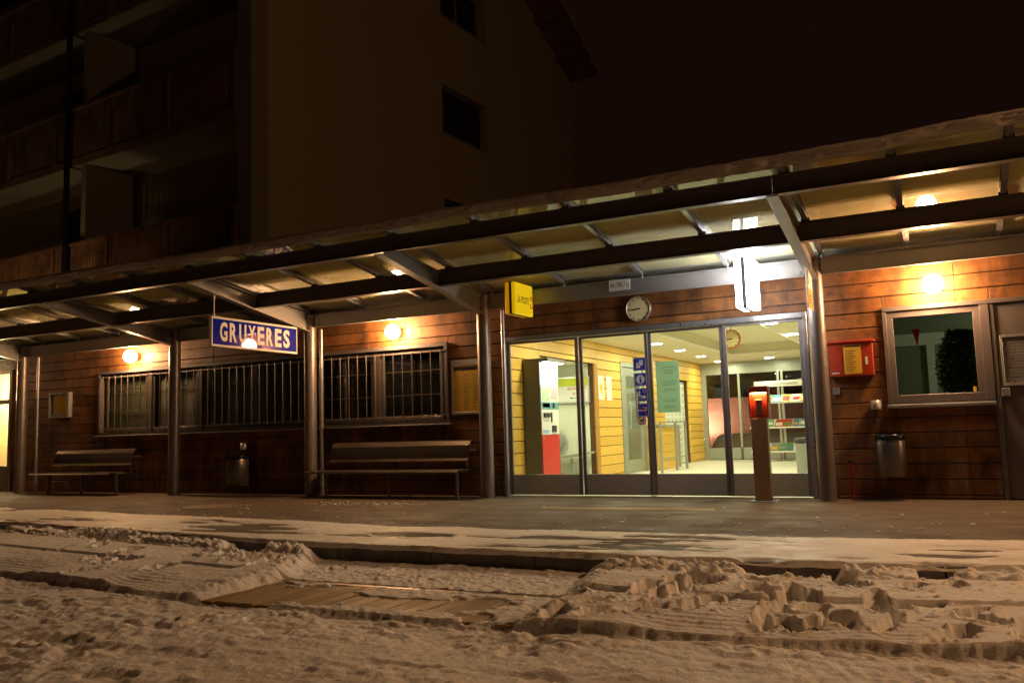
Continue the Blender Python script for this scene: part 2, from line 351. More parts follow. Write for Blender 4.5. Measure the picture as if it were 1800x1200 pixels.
hz = np.where(VV < KERB - .002, np.minimum(hz, .004) - (KERB - VV) * (.5 + 1.0 * fbm(XX, VV, 6, 13, 3)), hz)
hz = np.maximum(hz, -.05)
VV2 = VV + .02 * sstep(-5.36, -5.43, VV) * (fbm(XX, VV, 9, 15, 3) - .5) * 2
grid_mesh('platform_snow', XX, VV2 + wva(XX), hz, MT['snow_p'], 'stuff')
# track bed and far snow field as one relief
rs = np.random.RandomState(4)
X = np.concatenate([np.arange(-40, -10.5, .16), np.arange(-10.5, -5.2, .0155), np.arange(-5.2, 2.4, .0112), np.arange(2.4, 12, .09)])
V = np.concatenate([np.arange(-5.405, -7.5, -.0095), np.arange(-7.5, -9.4, -.017), np.arange(-9.4, -13.5, -.07)])
XX, VV = np.meshgrid(X.astype(np.float32), V.astype(np.float32)); YY = VV + wva(XX)
n1 = fbm(XX, YY, 1.3, 21, 4); n2 = fbm(XX, YY, 6, 22, 4, .55); n3 = fbm(XX, YY, 22, 23, 3, .6); n4 = fbm(XX, YY, 48, 24, 2, .6)
XW = XX + .09 * (fbm(XX, YY, 4.5, 41, 3) - .5); VW = VV + .09 * (fbm(XX, YY, 4.5, 42, 3) - .5)
lef = -4.28 + .50 * np.minimum(KERB - VW, 1.05); rig = -1.50 + .18 * np.minimum(KERB - VW, 1.2)                  # cleared crossing
cr = sstep(lef - .10, lef + .12, XW) * (1 - sstep(rig - .05, rig + .16, XW))
LB = -.054 + .016 * (n1 - .5) - .035 * sstep(.45, .65, fbm(XX, VV * 0, .9, 45, 3)) * sstep(-6.9, -7.25, VV)
blk = LB + .012 * (n2 - .5) + .006 * (n3 - .5)
# ploughed ridge beside the kerb, broken into chunks
ridge = sstep(-5.485, -5.50, VW) * sstep(-5.70, -5.685, VW)
gate = sstep(.40, .47, fbm(XX * 1.0, VV * 0 + 3.1, 1.5, 31, 3)) * sstep(.27, .33, fbm(XW * 1.0, VV * 0 + 8.1, 6, 32, 2))
topz = -.018 + .05 * (n1 - .5) + .03 * (n2 - .5) * sstep(.45, .6, n1)
low = -.165 + .06 * n2
kb = np.where(VV > -5.72, low + (topz - low) * ridge * gate, blk - .045 * sstep(-5.72, -5.70, VV))
slump = np.where(XX > -1.3, .35, 1.) * sstep(.50, .66, fbm(XX, VV * 0, 1.15, 33, 3)) * sstep(-5.78, -5.44, VW + .12 * n2)
kb = kb * (1 - slump) + slump * (-.085 + .10 * sstep(-5.75, -5.42, VV) + .07 * (n2 - .5) + .03 * (n3 - .5))
out = np.where(VV > -5.72, kb, blk)
# clods of broken snow, and a map of where boots have broken it
wx = XX + .03 * (n3 - .5); wy = YY + .03 * (n2 - .5)
clod = np.sqrt(np.clip(1 - (worley(wx, wy, 8, 201) / .62) ** 2, 0, 1)) * .034 + np.sqrt(np.clip(1 - (worley(wx + 3, wy, 17, 203) / .62) ** 2, 0, 1)) * .018 + np.sqrt(np.clip(1 - (worley(wx, wy + 5, 34, 205) / .62) ** 2, 0, 1)) * .008
brk = np.zeros_like(XX)
stri = .0022 * np.sin(VV * 95 + 9 * n1 + 5 * n2) * sstep(.40, .55, n1) + .02 * sstep(-6.41, -6.39, VV) * (XX > -1.2)
out = out + np.where(VV < -5.74, stri, 0)
# footprints
def prints(out, cnt, x0, x1, v0, v1, dep, seed, size=(.17, .075)):
    r = np.random.RandomState(seed)
    for _ in range(cnt):
        cx, cv, th = r.uniform(x0, x1), r.uniform(v0, v1), r.uniform(-.9, .9) + math.pi / 2; L, Wd = size[0] * r.uniform(.8, 1.5), size[1] * r.uniform(.8, 1.5); dp = dep * r.uniform(.6, 1.15)
        mx = (np.abs(X - cx) < .55); my = (np.abs(V - cv) < .55); ix = np.ix_(my, mx)
        dx = XX[ix] - cx; dv = VV[ix] - cv; u = dx * math.cos(th) + dv * math.sin(th); q = -dx * math.sin(th) + dv * math.cos(th)
        d = np.sqrt((u / L) ** 2 + (q / Wd) ** 2) + .55 * (n2[ix] - .5) + .25 * (n3[ix] - .5)
        hole = sstep(1.02, .90, d); rim = np.exp(-((d - 1.22) / .16) ** 2)
        o = out[ix]; fl = -.055 - dp + .05 * (n2[ix] - .5) + .03 * (n3[ix] - .3)
        o = o * (1 - hole) + np.minimum(o, fl) * hole + rim * (.034 * np.clip(n3[ix] - .45, 0, 1) + .02 * np.clip(n4[ix] - .4, 0, 1)) * (1 - hole); out[ix] = o; brk[ix] = np.maximum(brk[ix], np.exp(-((d - .62) / .36) ** 2) * r.uniform(.35, 1.0))
    return out
out = prints(out, 40, -1.2, 2.6, -7.15, -5.8, .08, 51, (.13, .060))
out = prints(out, 16, 0.0, 2.4, -7.2, -6.6, .08, 57, (.12, .06))
out = prints(out, 9, -1.1, .5, -6.35, -5.8, .08, 58)
out = prints(out, 16, -9.5, -4.6, -7.1, -5.75, .05, 52, (.16, .07))
out = prints(out, 6, -5.6, -4.1, -6.3, -5.5, .07, 53)
# broken lumps: each a small dome of snow thrown up by boots
def lumps(out, cnt, x0, x1, v0, v1, rr, seed, hh=1.):
    r = np.random.RandomState(seed)
    for _ in range(cnt):
        cx, cv, ra = r.uniform(x0, x1), r.uniform(v0, v1), rr * r.uniform(.4, 1.25); mx = (np.abs(X - cx) < ra * 1.5); my = (np.abs(V - cv) < ra * 1.5); ix = np.ix_(my, mx)
        if not mx.any() or not my.any(): continue
        d2 = ((XX[ix] - cx) ** 2 * r.uniform(.6, 1.6) + (VV[ix] - cv) ** 2 * r.uniform(.6, 1.6)) / ra ** 2 + .8 * (n3[ix] - .5)
        out[ix] = out[ix] + ra * .75 * hh * np.sqrt(np.clip(1 - d2, 0, 1))
    return out
out = lumps(out, 200, -1.4, 2.6, -7.15, -5.5, .022, 61, .6)
brk = np.maximum(brk, .9 * sstep(-5.80, -5.72, VV) * sstep(.35, .5, fbm(XX, YY, 2.2, 95, 3)))
brk = np.maximum(brk, .7 * np.exp(-((XX - rig - .12) / .13) ** 2) * (VV < -5.42)); brk = np.maximum(brk, .45 * np.exp(-((XX - lef + .12) / .14) ** 2))
out = out + brk * (clod * .8 - .014) + brk * .012 * (n4 - .5)
out = lumps(out, 120, -1.3, 2.6, -5.75, -5.45, .04, 65, .7)
out = lumps(out, 150, -5.4, -3.6, -6.2, -5.44, .034, 62, .6)
out = lumps(out, 50, -10, -5, -5.8, -5.44, .03, 63)
flat = -.131 + .012 * (n1 - .5) + .012 * (n2 - .5) + .009 * (n3 - .5) + .004 * sstep(.5, .6, n3)
flat = flat + .010 * sstep(.62, .72, n2) 
onb = sstep(-6.50, -6.54, VV)
patch = fbm(XX * .8, YY * 1.5, 2.1, 71, 5, .6)
brd = -.165 + .048 * sstep(.53, .64, patch + .10 * sstep(-3.0, -1.7, XX) - .08 * sstep(-2.6, -3.6, XX)) * (.8 + .4 * n3)
flat = flat * (1 - onb) + brd * onb
h = out * (1 - cr) + flat * cr
# rail slot and front cliff
slot = sstep(-6.395, -6.41, VV + .016 * (n2 - .5)) * sstep(-6.515, -6.50, VV + .012 * (n2 - .5))
sg = np.maximum(cr, sstep(.36, .50, fbm(XX, VV * 0 + 1.7, 1.7, 74, 3)) * (XX < 1) * .85)
h = h * (1 - slot * sg) - .215 * slot * sg
front = -7.315 + .05 * (fbm(XX, VV * 0, 3.0, 75, 4) - .5) + .05 * (n2 - .5) + .03 * (n3 - .5)
fr = sstep(front + .012, front - .012, VV)
fore = -.120 + .035 * (n1 - .5) + .012 * (n2 - .5) + .006 * (n3 - .5)
bumps = fbm(XX, YY * 1.5, 5.2, 81, 5, .62); fore = fore + .034 * (np.clip(bumps - .5, -.3, .05)) + .018 * sstep(.58, .78, bumps)
pits = fbm(XX * .9, YY * 1.4, 3.1, 83, 4, .55); fore = fore - .030 * sstep(.62, .72, pits) * (.3 + n3) +   .020 * (fbm(XX, YY * 1.6, 12, 88, 3, .6) - .5)
fore = lumps(prints(fore, 0, 0, 1, 0, 1, .1, 1), 300, -7, 2, -9.0, -7.45, .018, 64, .5)
fb = -.120 + .035 * (n1 - .5); am = .55 + .6 * sstep(.42, .62, fbm(XX, YY, .8, 90, 3)); fore = fb + (fore - fb) * am
fore = fore + .30 * (clod - .015) * sstep(.50, .60, fbm(XX, YY, 1.4, 96, 3))
fore = fore - .026 * cr * sstep(-8.1, -7.4, VV)
groove = np.exp(-((VV - front + .05) / .035) ** 2)
fore = fore - .026 * groove * (1 - .5 * cr) + .02 * sstep(-7.42, -7.34, VV) * 0
h = h * (1 - fr) + fore * fr
h = h + .0055 * (n4 - .5) + .006 * np.clip(n3 - .6, 0, 1)
grid_mesh('track_snow', XX, YY, h, MT['snow'], 'stuff')
# rails and the wooden crossing
trk = thing('railway_track', (-2.6, -6.9, -.36), 'railway track under snow before the platform, its rail bare beside the wooden boards', 'railway track')
for v in (-6.455, -7.375):
    m = MB(); xs_ = np.arange(-14, 6.01, .5)
    if v < -7: v -= .02
    zr = -.05 if v < -7 else 0.
    for a, b in zip(xs_, xs_[1:]):
        ya, yb = v + wv(a), v + wv(b)
        m.prism([(a, ya - .035, -.163 + zr), (b, yb - .035, -.163 + zr), (b, yb + .03, -.163 + zr), (a, ya + .03, -.163 + zr)], (0, 0, .03)); m.prism([(a, ya - .008, -.28), (b, yb - .008, -.28), (b, yb + .008, -.28), (a, ya + .008, -.28)], (0, 0, .117 + zr))
        m.prism([(a, ya - .06, -.3), (b, yb - .06, -.3), (b, yb + .06, -.3), (a, ya + .06, -.3)], (0, 0, .02))
    m.obj('rail', MT['rail'], trk)
for k, xx in enumerate(np.arange(-13.5, 6, .62)):
    piece('sleeper', MT['concrete'], trk, xx, xx + .24, -7.85 + wv(xx), -5.95 + wv(xx), -.46, -.3)
crs = thing('board_crossing', (-2.5, -6.9, -.3), 'worn wooden board crossing between the rails, partly covered with snow', 'crossing')
random.seed(3); x = -3.86
while x < -1.30:
    wd = random.uniform(.118, .13); dz = random.uniform(-.004, .003)
    piece('board', MT['plank'], crs, x, x + wd - .012, -7.30 + random.uniform(-.008, .008), -6.52 + random.uniform(-.004, .004), -.205, -.130 + dz, .006); x += wd
random.seed(21)
lm = MB()
for k in range(240):
    xx = random.uniform(-9, 2.2); yy = -1.2 - 2.6 * random.random() ** .5 + wv(xx) * .6
    if random.random() < .35: xx = random.gauss(-6.6, .5); yy = random.gauss(-1.55, .16)
    r_ = random.uniform(.006, .022); z = .001
    pts = [(xx + r_ * math.cos(t) * random.uniform(.6, 1.6), yy + r_ * math.sin(t) * random.uniform(.4, 1), z) for t in np.arange(0, 6.2, 1.05)]
    lm.prism(pts, (0, 0, random.uniform(.003, .014)))
lm.obj('snow_crumbs', MT['snow'], None, kind='stuff')
# ------------------------------------------------------------------ station building
st = thing('station_building', (-6, 0, 0), 'low timber clad station building with grey framed glass entrance under the canopy', 'station')
OPEN = [(-14.51, -6.08, 1.15, 2.455), (-5.09, -.51, -.1, 2.45), (.41, 1.62, 1.16, 2.40), (1.60, 2.62, -.1, 2.40), (-18.7, -17.42, -.1, 2.68)]
SEAMS = [-17.42, -16.0, -13.6, -11.3, -9.15, -6.92, -3.55, -1.9, 1.26, 3.6, 6.0, 8.0]
def sub(rects, o):
    out = []
    for (x0, x1, z0, z1) in rects:
        if o[1] <= x0 or o[0] >= x1 or o[3] <= z0 or o[2] >= z1: out.append((x0, x1, z0, z1)); continue
        if o[0] > x0: out.append((x0, o[0], z0, z1))
        if o[1] < x1: out.append((o[1], x1, z0, z1))
        a, b = max(x0, o[0]), min(x1, o[1])
        if o[3] < z1: out.append((a, b, o[3], z1))
        if o[2] > z0: out.append((a, b, z0, o[2]))
    return [r for r in out if r[1] - r[0] > .03 and r[3] - r[2] > .025]
random.seed(5)
for a, b in zip(SEAMS, SEAMS[1:]):
    for k in range(-1, 15):
        z0 = .05 + .193 * k; z0 = max(z0, .004); z1 = .05 + .193 * (k + 1)
        rs_ = [(a, b, z0, z1)]
        for o in OPEN: rs_ = sub(rs_, o)
        for (x0, x1, q0, q1) in rs_: piece('facade_board', MT['facade'], st, x0 + .001, x1 - .001, 0, .024 + random.uniform(-.001, .001), q0 + .006, q1 - .006, .006)
# structural wall behind the boards, as flat panels around the openings
core = [(-18.7, 8.0, 0, 3.0)]
for o in OPEN: core = sub(core, o)
m = MB()
for (x0, x1, z0, z1) in core: m.box(x0, x1, .03, .16, z0, z1)
m.obj('structural_wall', MT['dark'], st)
m = MB().box(-18.75, 8.1, .02, 1.85, 3.0, 3.2); m.box(-12.2, 8.1, 1.85, 12.5, 3.0, 3.2); m.obj('roof', MT['concrete'], st)
m = MB().box(-18.75, 8.1, .05, 1.85, 3.205, 3.38); m.box(-12.2, 8.1, 1.85, 12.5, 3.205, 3.38); m.top('station_roof_snow', MT['snow_dimmed'], None, None)['kind'] = 'stuff'
m = MB(); m.box(-18.7, -12.3, 1.7, 1.8, 0, 3.0); m.box(8.0, 8.1, .02, 12.4, 0, 3.0); m.box(-12.3, -12.2, .16, 12.4, 0, 3.0); m.box(-12.2, -5.3, 12.3, 12.4, 0, 3); m.box(-1.3, 8, 12.3, 12.4, 0, 3); m.obj('rear_wall', MT['wall_render'], st)
# plinth strip
m = MB()
for x0, x1 in ((-17.42, -5.1), (-.5, 1.58)): m.box(x0, x1, -.006, .03, 0, .004)
# ---- long barred window
win = thing('w', (0, 0, 0), None, None); bpy.data.objects.remove(win)
wl, wr, wb, wt = -14.51, -6.08, 1.15, 2.455
wf = MB(); wf.cbox(wl, wr, -.05, .12, wt - .06, wt, .004); wf.cbox(wl, wr, -.05, .12, wb, wb + .05, .004); wf.cbox(wl, wl + .06, -.05, .12, wb + .05, wt - .06, .004); wf.cbox(wr - .06, wr, -.05, .12, wb + .05, wt - .06, .004)
wf = wf.obj('barred_window', MT['frame'], st)
MB().prism([(wl - .04, -.11, wb - .022), (wr + .05, -.11, wb - .022), (wr + .05, .02, wb - .004), (wl - .04, .02, wb - .004)], (0, 0, .012)).obj('sill', MT['alu'], wf)
NS = 6; sw = (wr - wl - .12) / NS
for k in range(NS):
    x0 = wl + .06 + sw * k; x1 = x0 + sw
    if k: piece('mullion', MT['sash'], wf, x0 - .07, x0 + .07, .02, .10, wb + .05, wt - .06)
    fm = MB(); a, b, c, d = x0 + .08, x1 - .08, wb + .06, wt - .07
    fm.cbox(a, b, .045, .095, c, c + .06, .004); fm.cbox(a, b, .045, .095, d - .06, d, .004); fm.cbox(a, a + .055, .045, .095, c + .06, d - .06, .004); fm.cbox(b - .055, b, .045, .095, c + .06, d - .06, .004)
    for q in (.36, .70): fm.box(a + .055, b - .055, .079, .085, c + (d - c) * q - .008, c + (d - c) * q + .008)
    fm.box((a + b) / 2 - .008, (a + b) / 2 + .008, .066, .084, c + .06, d - .06)
    fm.obj('sash', MT['sash'], wf)
    piece('pane', MT['glass'], wf, a + .05, b - .05, .072, .077, c + .055, d - .055, .0005)
    if k >= 4: B(a - .12, b + .12, .14, .15 + .001 * k, c - .03, d + .05).obj('dark_room_sheet', MT['hole'], wf)  # black sheet stands in for the darkness of the room behind
    if k < 4:
        bm_ = MB(); z = c + .08
        while z < d - .05: bm_.prism([(a + .05, .115, z), (b - .05, .115, z), (b - .05, .13, z + .034), (a + .05, .13, z + .034)], (0, .0015, .0)); z += .036
        bm_.obj('blind', MT['blind'], wf)
MB().box(wl, wr, 1.5, 1.55, .9, 2.7).box(wl - .05, wl, .16, 1.5, .9, 2.7).box(wr, wr + .05, .16, 1.5, .9, 2.7).box(wl, wr, .16, 1.5, 2.6, 2.66).box(wl, wr, .16, 1.5, .9, .95).obj('office_wall', MT['roomdark'], st)
# security grille: every bar on its own
k = 0; x = -8.584 - .1845 * 31
while x < wr - .08:
    if x > wl + .08:
        kk = ('bar',)
        if kk not in UNIT: UNIT[kk] = MB().tube((0, 0, 0), (0, 0, 1.10), .0075, n=8).tube((0, 0, 1.07), (0, .05, 1.07), .006, n=6).tube((0, 0, .03), (0, .05, .03), .006, n=6).mesh('grille_bar', MT['bars'])
        o = bpy.data.objects.new('grille_bar', UNIT[kk]); COL.objects.link(o); o.parent = wf; o.location = Vector((x, -.085, wb + .10)) - wloc(wf)
    x += .1845
for z in (wb + .13, wt - .13): piece('grille_rail', MT['steel'], wf, wl + .05, wr - .05, -.062, -.052, z - .012, z + .012, .001)
# ---- ticket office window at the right and the door beside it
x0, x1, z0, z1 = .41, 1.60, 1.16, 2.40
f = MB(); f.cbox(x0, x1 + 1.05, -.035, .10, z1 - .045, z1 + .01, .004); f.cbox(x0, x0 + .05, -.03, .10, z0 + .03, z1 - .045, .004); f.cbox(1.50, 1.60, -.03, .10, z0 + .03, z1 - .045, .004)
f.cbox(x0 + .05, 1.50, -.012, .08, z0 + .03, z0 + .13, .004); f.cbox(x0 + .05, 1.50, -.012, .08, z1 - .13, z1 - .045, .004); f.cbox(x0 + .05, x0 + .12, -.012, .08, z0 + .13, z1 - .13, .004); f.cbox(1.425, 1.50, -.012, .08, z0 + .13, z1 - .13, .004)
f = f.obj('office_window', MT['frame'], st); piece('pane', MT['glass'], f, x0 + .115, 1.43, .03, .036, z0 + .125, z1 - .125, .0005)
MB().prism([(x0 - .01, -.10, z0 - .03), (1.60, -.10, z0 - .03), (1.60, .02, z0 - .005), (x0 - .01, .02, z0 - .005)], (0, 0, .032)).obj('sill', MT['alu'], f)
d = MB().cbox(1.605, 1.65, -.02, .1, 0, 2.354, .003).cbox(1.655, 2.60, .0, .05, .02, 2.35, .004); d = d.obj('office_door', MT['frame'], st)
g = MB(); g.cbox(1.69, 2.42, -.03, 0, 1.93, 1.96, .003); g.cbox(1.69, 2.42, -.03, 0, 1.35, 1.38, .003); g.cbox(1.69, 1.715, -.03, 0, 1.38, 1.93, .003); g.cbox(2.395, 2.42, -.03, 0, 1.38, 1.93, .003); g.obj('hatch_frame', MT['alu_light'], d)
z = 1.38; k = 0
while z < 1.915: piece('shutter_slat', MT['alu'], d, 1.716, 2.394, -.014, -.002, z + .002, z + .033, .004); z += .036
MB().cbox(1.665, 1.75, -.05, 0, 1.225, 1.325, .006).obj('switch_box', MT['alu'], d)
# dim office behind the window
MB().box(.0, 3.2, 2.6, 2.66, 0, 2.75).box(3.2, 3.26, .16, 2.66, 0, 2.75).box(-.06, 0, .16, 2.66, 0, 2.75).box(0, 3.2, .16, 2.6, 2.7, 2.75).obj('office_wall', MT['roomdark'], st)
MB().box(.84, .95, 2.54, 2.598, .02, 2.1).box(.3, 2.9, 2.55, 2.598, 2.1, 2.28).obj('door_trim', MT['white'], st)
# lit doorway at the far left
f = MB(); f.cbox(-18.7, -17.42, -.02, .12, 2.60, 2.68, .004); f.cbox(-17.50, -17.42, -.02, .12, 0, 2.60, .004); f.cbox(-18.7, -17.50, .02, .10, 0, .56, .004); f.cbox(-18.7, -17.50, .02, .10, 1.93, 2.03, .004); f.cbox(-18.65, -18.55, .02, .10, .56, 2.60, .004)
f = f.obj('side_door', MT['steel'], st); piece('pane', MT['glass'], f, -18.56, -17.49, .05, .056, .55, 2.6, .0005)
MB().box(-22, -17.3, 1.2, 1.25, 0, 2.9).obj('curtain', paint('yellow_lit_curtain', (.8, .66, .30), .8), st)
# ---- glass entrance
DL, DR, DT = -5.09, -.51, 2.45
f = MB(); f.cbox(DL, DR, -.03, .12, DT - .075, DT, .004); f.cbox(DL, DL + .075, -.03, .12, .0, DT - .075, .004); f.cbox(DR - .06, DR, -.03, .12, 0, DT - .075, .004); ent = f.obj('entrance_frame', MT['alu'], st)
LEAF = [(-5.012, -3.815, .0), (-3.812, -2.737, .035), (-2.732, -1.647, .035), (-1.644, -.572, .0)]
leaves = []
for (a, b, dy) in LEAF:
    y0, y1 = .01 + dy, .045 + dy; l = MB(); s_ = .052
    l.cbox(a, a + s_, y0, y1, .02, 2.37, .004); l.cbox(b - s_, b, y0, y1, .02, 2.37, .004); l.cbox(a + s_, b - s_, y0, y1, 2.335, 2.37, .004)
    l = l.obj('sliding_door', MT['leaf_frame'], st); piece('kick_panel', MT['kick'], l, a + s_, b - s_, y0 + .004, y1 - .004, .02, .325)
    piece('pane', MT['glass'], l, a + s_ - .004, b - s_ + .004, y0 + .014, y0 + .021, .322, 2.338, .0005); leaves.append(l)
MB().tube((-2.90, -.045, 1.02), (-2.90, -.045, 1.5), .011, n=8).obj('pull_handle', MT['alu_light'], leaves[1])
MB().cbox(-2.77, -2.70, -.006, .006, 0.001, .02, .002).obj('floor_lock', MT['alu_light'], leaves[1])
# ---- waiting hall
H0, H1, HY, HZ = -5.15, -.42, 12.2, 2.70
tag(B(-7.6, 0, .10, 12.3, -.02, .004).obj('hall_floor', MT['floor'], None), kind='structure')
hc = MB(); c0, c1, c2 = -3.60, -1.68, 9.15
hc.box(-7.6, c0, .16, 12.3, HZ, HZ + .04); hc.box(c1, 0, .16, 12.3, HZ, HZ + .04); hc.box(c0, c1, c2, 12.3, HZ, HZ + .04); hc.box(c0, c1, .16, 1.0, HZ, HZ + .04)
hc.box(c0 - .03, c0, 1.0, c2, HZ + .04, 2.94); hc.box(c1, c1 + .03, 1.0, c2, HZ + .04, 2.94); hc.box(c0, c1, c2, c2 + .03, HZ + .04, 2.94); hc.box(c0, c1, .97, 1.0, HZ + .04, 2.94)
hc = tag(hc.obj('hall_ceiling', MT['ceil'], None), kind='structure')
for ya, yb in ((1.0, 3.9), (3.92, 6.5), (6.52, 9.15)): piece('ceiling_panel', MT['ceil'], hc, c0, c1, ya, yb, 2.90, 2.925)
piece('dark_slot', MT['blue'], hc, -2.6, -1.9, 1.9, 2.5, 2.885, 2.90)
for xa in (c0, c1 - .03): piece('coffer_lip', MT['white'], hc, xa, xa + .03, 1.0, c2, HZ - .03, HZ + .0)
piece('coffer_lip', MT['white'], hc, c0 + .03, c1 - .03, c2 - .03, c2, HZ - .03, HZ)
hw = MB(); hw.box(H1, H1 + .1, .16, 12.3, 0, HZ); hw.obj('hall_wall', MT['plaster'], st)
# left wall boards with the alcove, inner glass door and postbox recess cut out
HOLE = [(1.50, 4.0, -.1, 2.27), (5.52, 7.10, -.1, 2.40), (8.65, 10.75, -.1, 2.17)]
hs = [.16, 1.45, 4.18, 8.2, 10.9, 12.2]
for a, b in zip(hs, hs[1:]):
    for k in range(-1, 14):
        z0 = max(.005, .05 + .193 * k); z1 = min(HZ, .05 + .193 * (k + 1)); rs_ = [(a, b, z0, z1)]
        for o in HOLE: rs_ = sub(rs_, o)
        for (y0, y1, q0, q1) in rs_: piece('interior_board', MT['inner'], st, H0 - .024, H0, y0 + .002, y1 - .002, q0 + .007, q1 - .006, .004)
hm = MB(); cr_ = [(.16, 12.2, 0, HZ)]
for o in HOLE: cr_ = sub(cr_, o)
for (y0, y1, z0, z1) in cr_: hm.box(H0 - .13, H0 - .03, y0, y1, z0, z1)
hm.obj('hall_wall', MT['backing'], st)
piece('alcove_trim', MT['inner_trim'], st, H0 - .02, H0 + .012, 4.0, 4.17, .0, 2.27)
# alcove
MB().box(-7.6, H0 - .131, 4.0, 4.06, 0, 2.66).box(-7.6, -7.55, .3, 4.0, 0, 2.66).box(-7.55, H0 - .131, .3, .36, 0, 2.66).box(-7.55, H0 - .131, .36, 4.0, 2.27, 2.3).obj('alcove_wall', MT['plaster'], st)
# postbox wall in its recess
pb = thing('postbox_cabinet', (-5.3, 9.7, 0), 'tall bank of pale grey postboxes set into the wooden side wall of the hall', 'postboxes')
B(H0 - .35, H0 - .12, 8.66, 10.74, 0, 2.16).obj('carcass', MT['hall_grey'], pb)
for i in range(6):
    for j in range(13): piece('postbox_door', MT['boxes'], pb, H0 - .12, H0 - .10, 8.67 + i * .345, 8.67 + i * .345 + .335, .03 + j * .163, .03 + j * .163 + .153, .004)
kb_ = MB()
for i in range(6):
    for j in range(13): kb_.box(H0 - .10, H0 - .092, 8.67 + i * .345 + .13, 8.67 + i * .345 + .21, .03 + j * .163 + .095, .03 + j * .163 + .115)
kb_.obj('name_plates', MT['black'], pb, kind='stuff')
# inner glass door in the left wall
ig = MB(); ig.cbox(H0 - .08, H0 + .02, 5.52, 5.62, 0, 2.4, .004); ig.cbox(H0 - .08, H0 + .02, 7.0, 7.10, 0, 2.4, .004); ig.cbox(H0 - .08, H0 + .02, 5.62, 7.0, 2.3, 2.4, .004)
ig = ig.obj('inner_door', MT['hall_grey'], st)
l = MB(); l.cbox(H0 - .05, H0, 5.64, 5.86, .02, 2.28, .004); l.cbox(H0 - .05, H0, 6.76, 6.98, .02, 2.28, .004); l.cbox(H0 - .05, H0, 5.86, 6.76, .02, .28, .004); l.cbox(H0 - .05, H0, 5.86, 6.76, 2.1, 2.28, .004); l.obj('leaf', MT['hall_grey'], ig)
piece('pane', MT['glass'], ig, H0 - .03, H0 - .024, 5.85, 6.77, .27, 2.11, .0005)
MB().tube((H0 + .05, 5.95, .95), (H0 + .05, 5.95, 1.55), .014, n=8).tube((H0, 5.95, 1.0), (H0 + .05, 5.95, 1.0), .008, n=6).tube((H0, 5.95, 1.5), (H0 + .05, 5.95, 1.5), .008, n=6).obj('pull_handle', MT['alu_light'], ig)
MB().box(-7.0, -6.95, 4.4, 8.2, 0, 2.7).box(-6.95, H0 - .14, 4.2, 4.26, 0, 2.7).box(-6.95, H0 - .14, 8.2, 8.26, 0, 2.7).obj('shop_wall', MT['roomdark'], st)
# rear glazing
f = MB(); f.cbox(H0, H1, HY, HY + .10, 2.38, HZ, .004); f.cbox(H0, H0 + .13, HY, HY + .10, 0, 2.38, .004)
for x, w_ in ((-4.14, .06), (-3.08, .05), (-2.98, .05), (-1.95, .06), (-.55, .1)): f.cbox(x, x + w_, HY + .01, HY + .06, .34, 2.38, .004)
f = f.obj('rear_door_frame', MT['hall_grey'], st)
for a, b in ((-5.02, -4.145), (-4.075, -3.085), (-2.925, -1.955), (-1.885, -.555)):
    piece('kick_panel', MT['hall_grey'], f, a, b, HY + .015, HY + .05, .02, .335); piece('pane', MT['glass_dark'], f, a, b, HY + .03, HY + .036, .34, 2.38, .0005)
# low counter wall and standing desk
ct_ = thing('low_counter', (-5.0, 7.7, 0), 'waist high wooden counter end with grey top beside the inner glass door', 'counter')
for j in range(5): piece('board', MT['inner'], ct_, H0 + .005, H0 + .33, 7.13, 8.52, .01 + j * .193, .197 + j * .193)
B(H0 + .005, H0 + .36, 7.12, 8.56, .98, 1.02).obj('top', MT['hall_grey'], ct_); B(H0 + .33, H0 + .36, 8.48, 8.56, .0, .98).obj('edge_post', MT['hall_grey'], ct_)
sd = thing('standing_desk', (-4.5, 7.4, 0), 'grey tubular frame of a standing desk in front of the postboxes', 'desk')
for (x, y) in ((-4.45, 7.05), (-4.45, 7.85)): piece('leg', MT['hall_grey'], sd, x - .025, x + .025, y - .025, y + .025, .004, 1.06)
B(-4.475, -4.425, 5.9, 7.88, 1.06, 1.09).obj('top_rail', MT['hall_grey'], sd); B(-4.46, -4.44, 7.07, 7.83, .28, .31).obj('foot_rail', MT['hall_grey'], sd)
piece('leg', MT['hall_grey'], sd, -4.475, -4.425, 5.9, 5.95, .004, 1.06); B(-4.46, -4.44, 5.95, 7.02, .28, .31).obj('foot_rail', MT['hall_grey'], sd)
# wall, snow heap and uplight seen through the rear glazing
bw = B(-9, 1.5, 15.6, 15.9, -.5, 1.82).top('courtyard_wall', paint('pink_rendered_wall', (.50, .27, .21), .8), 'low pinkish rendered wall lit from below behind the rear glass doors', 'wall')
tag(B(-9, 1.5, 12.45, 15.6, -.4, 0.0).obj('courtyard_pavement', MT['asphalt'], None), kind='structure')
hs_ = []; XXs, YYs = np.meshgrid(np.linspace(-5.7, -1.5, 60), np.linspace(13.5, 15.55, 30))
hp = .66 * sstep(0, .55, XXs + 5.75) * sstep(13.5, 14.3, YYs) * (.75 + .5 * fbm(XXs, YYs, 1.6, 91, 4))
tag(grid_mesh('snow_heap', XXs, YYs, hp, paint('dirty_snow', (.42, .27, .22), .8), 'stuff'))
B(-12.2, 1.5, 12.42, 16.2, 2.95, 3.1).top('uplight_shield', MT['dark'], 'added unseen slab holding the uplight back from the house gable', 'roof')  # added slab, out of view, stops the uplight reaching the gable
ul = thing('wall_uplight', (-5.93, 15.2, 0), 'small bright floodlight behind the rear glass doors shining on the pink wall', 'floodlight')
MB().cbox(-6.05, -5.75, 14.95, 15.15, .45, .55, .01).tube((-5.9, 15.05, .0), (-5.9, 15.05, .45), .02, n=8).obj('housing', MT['dark'], ul)
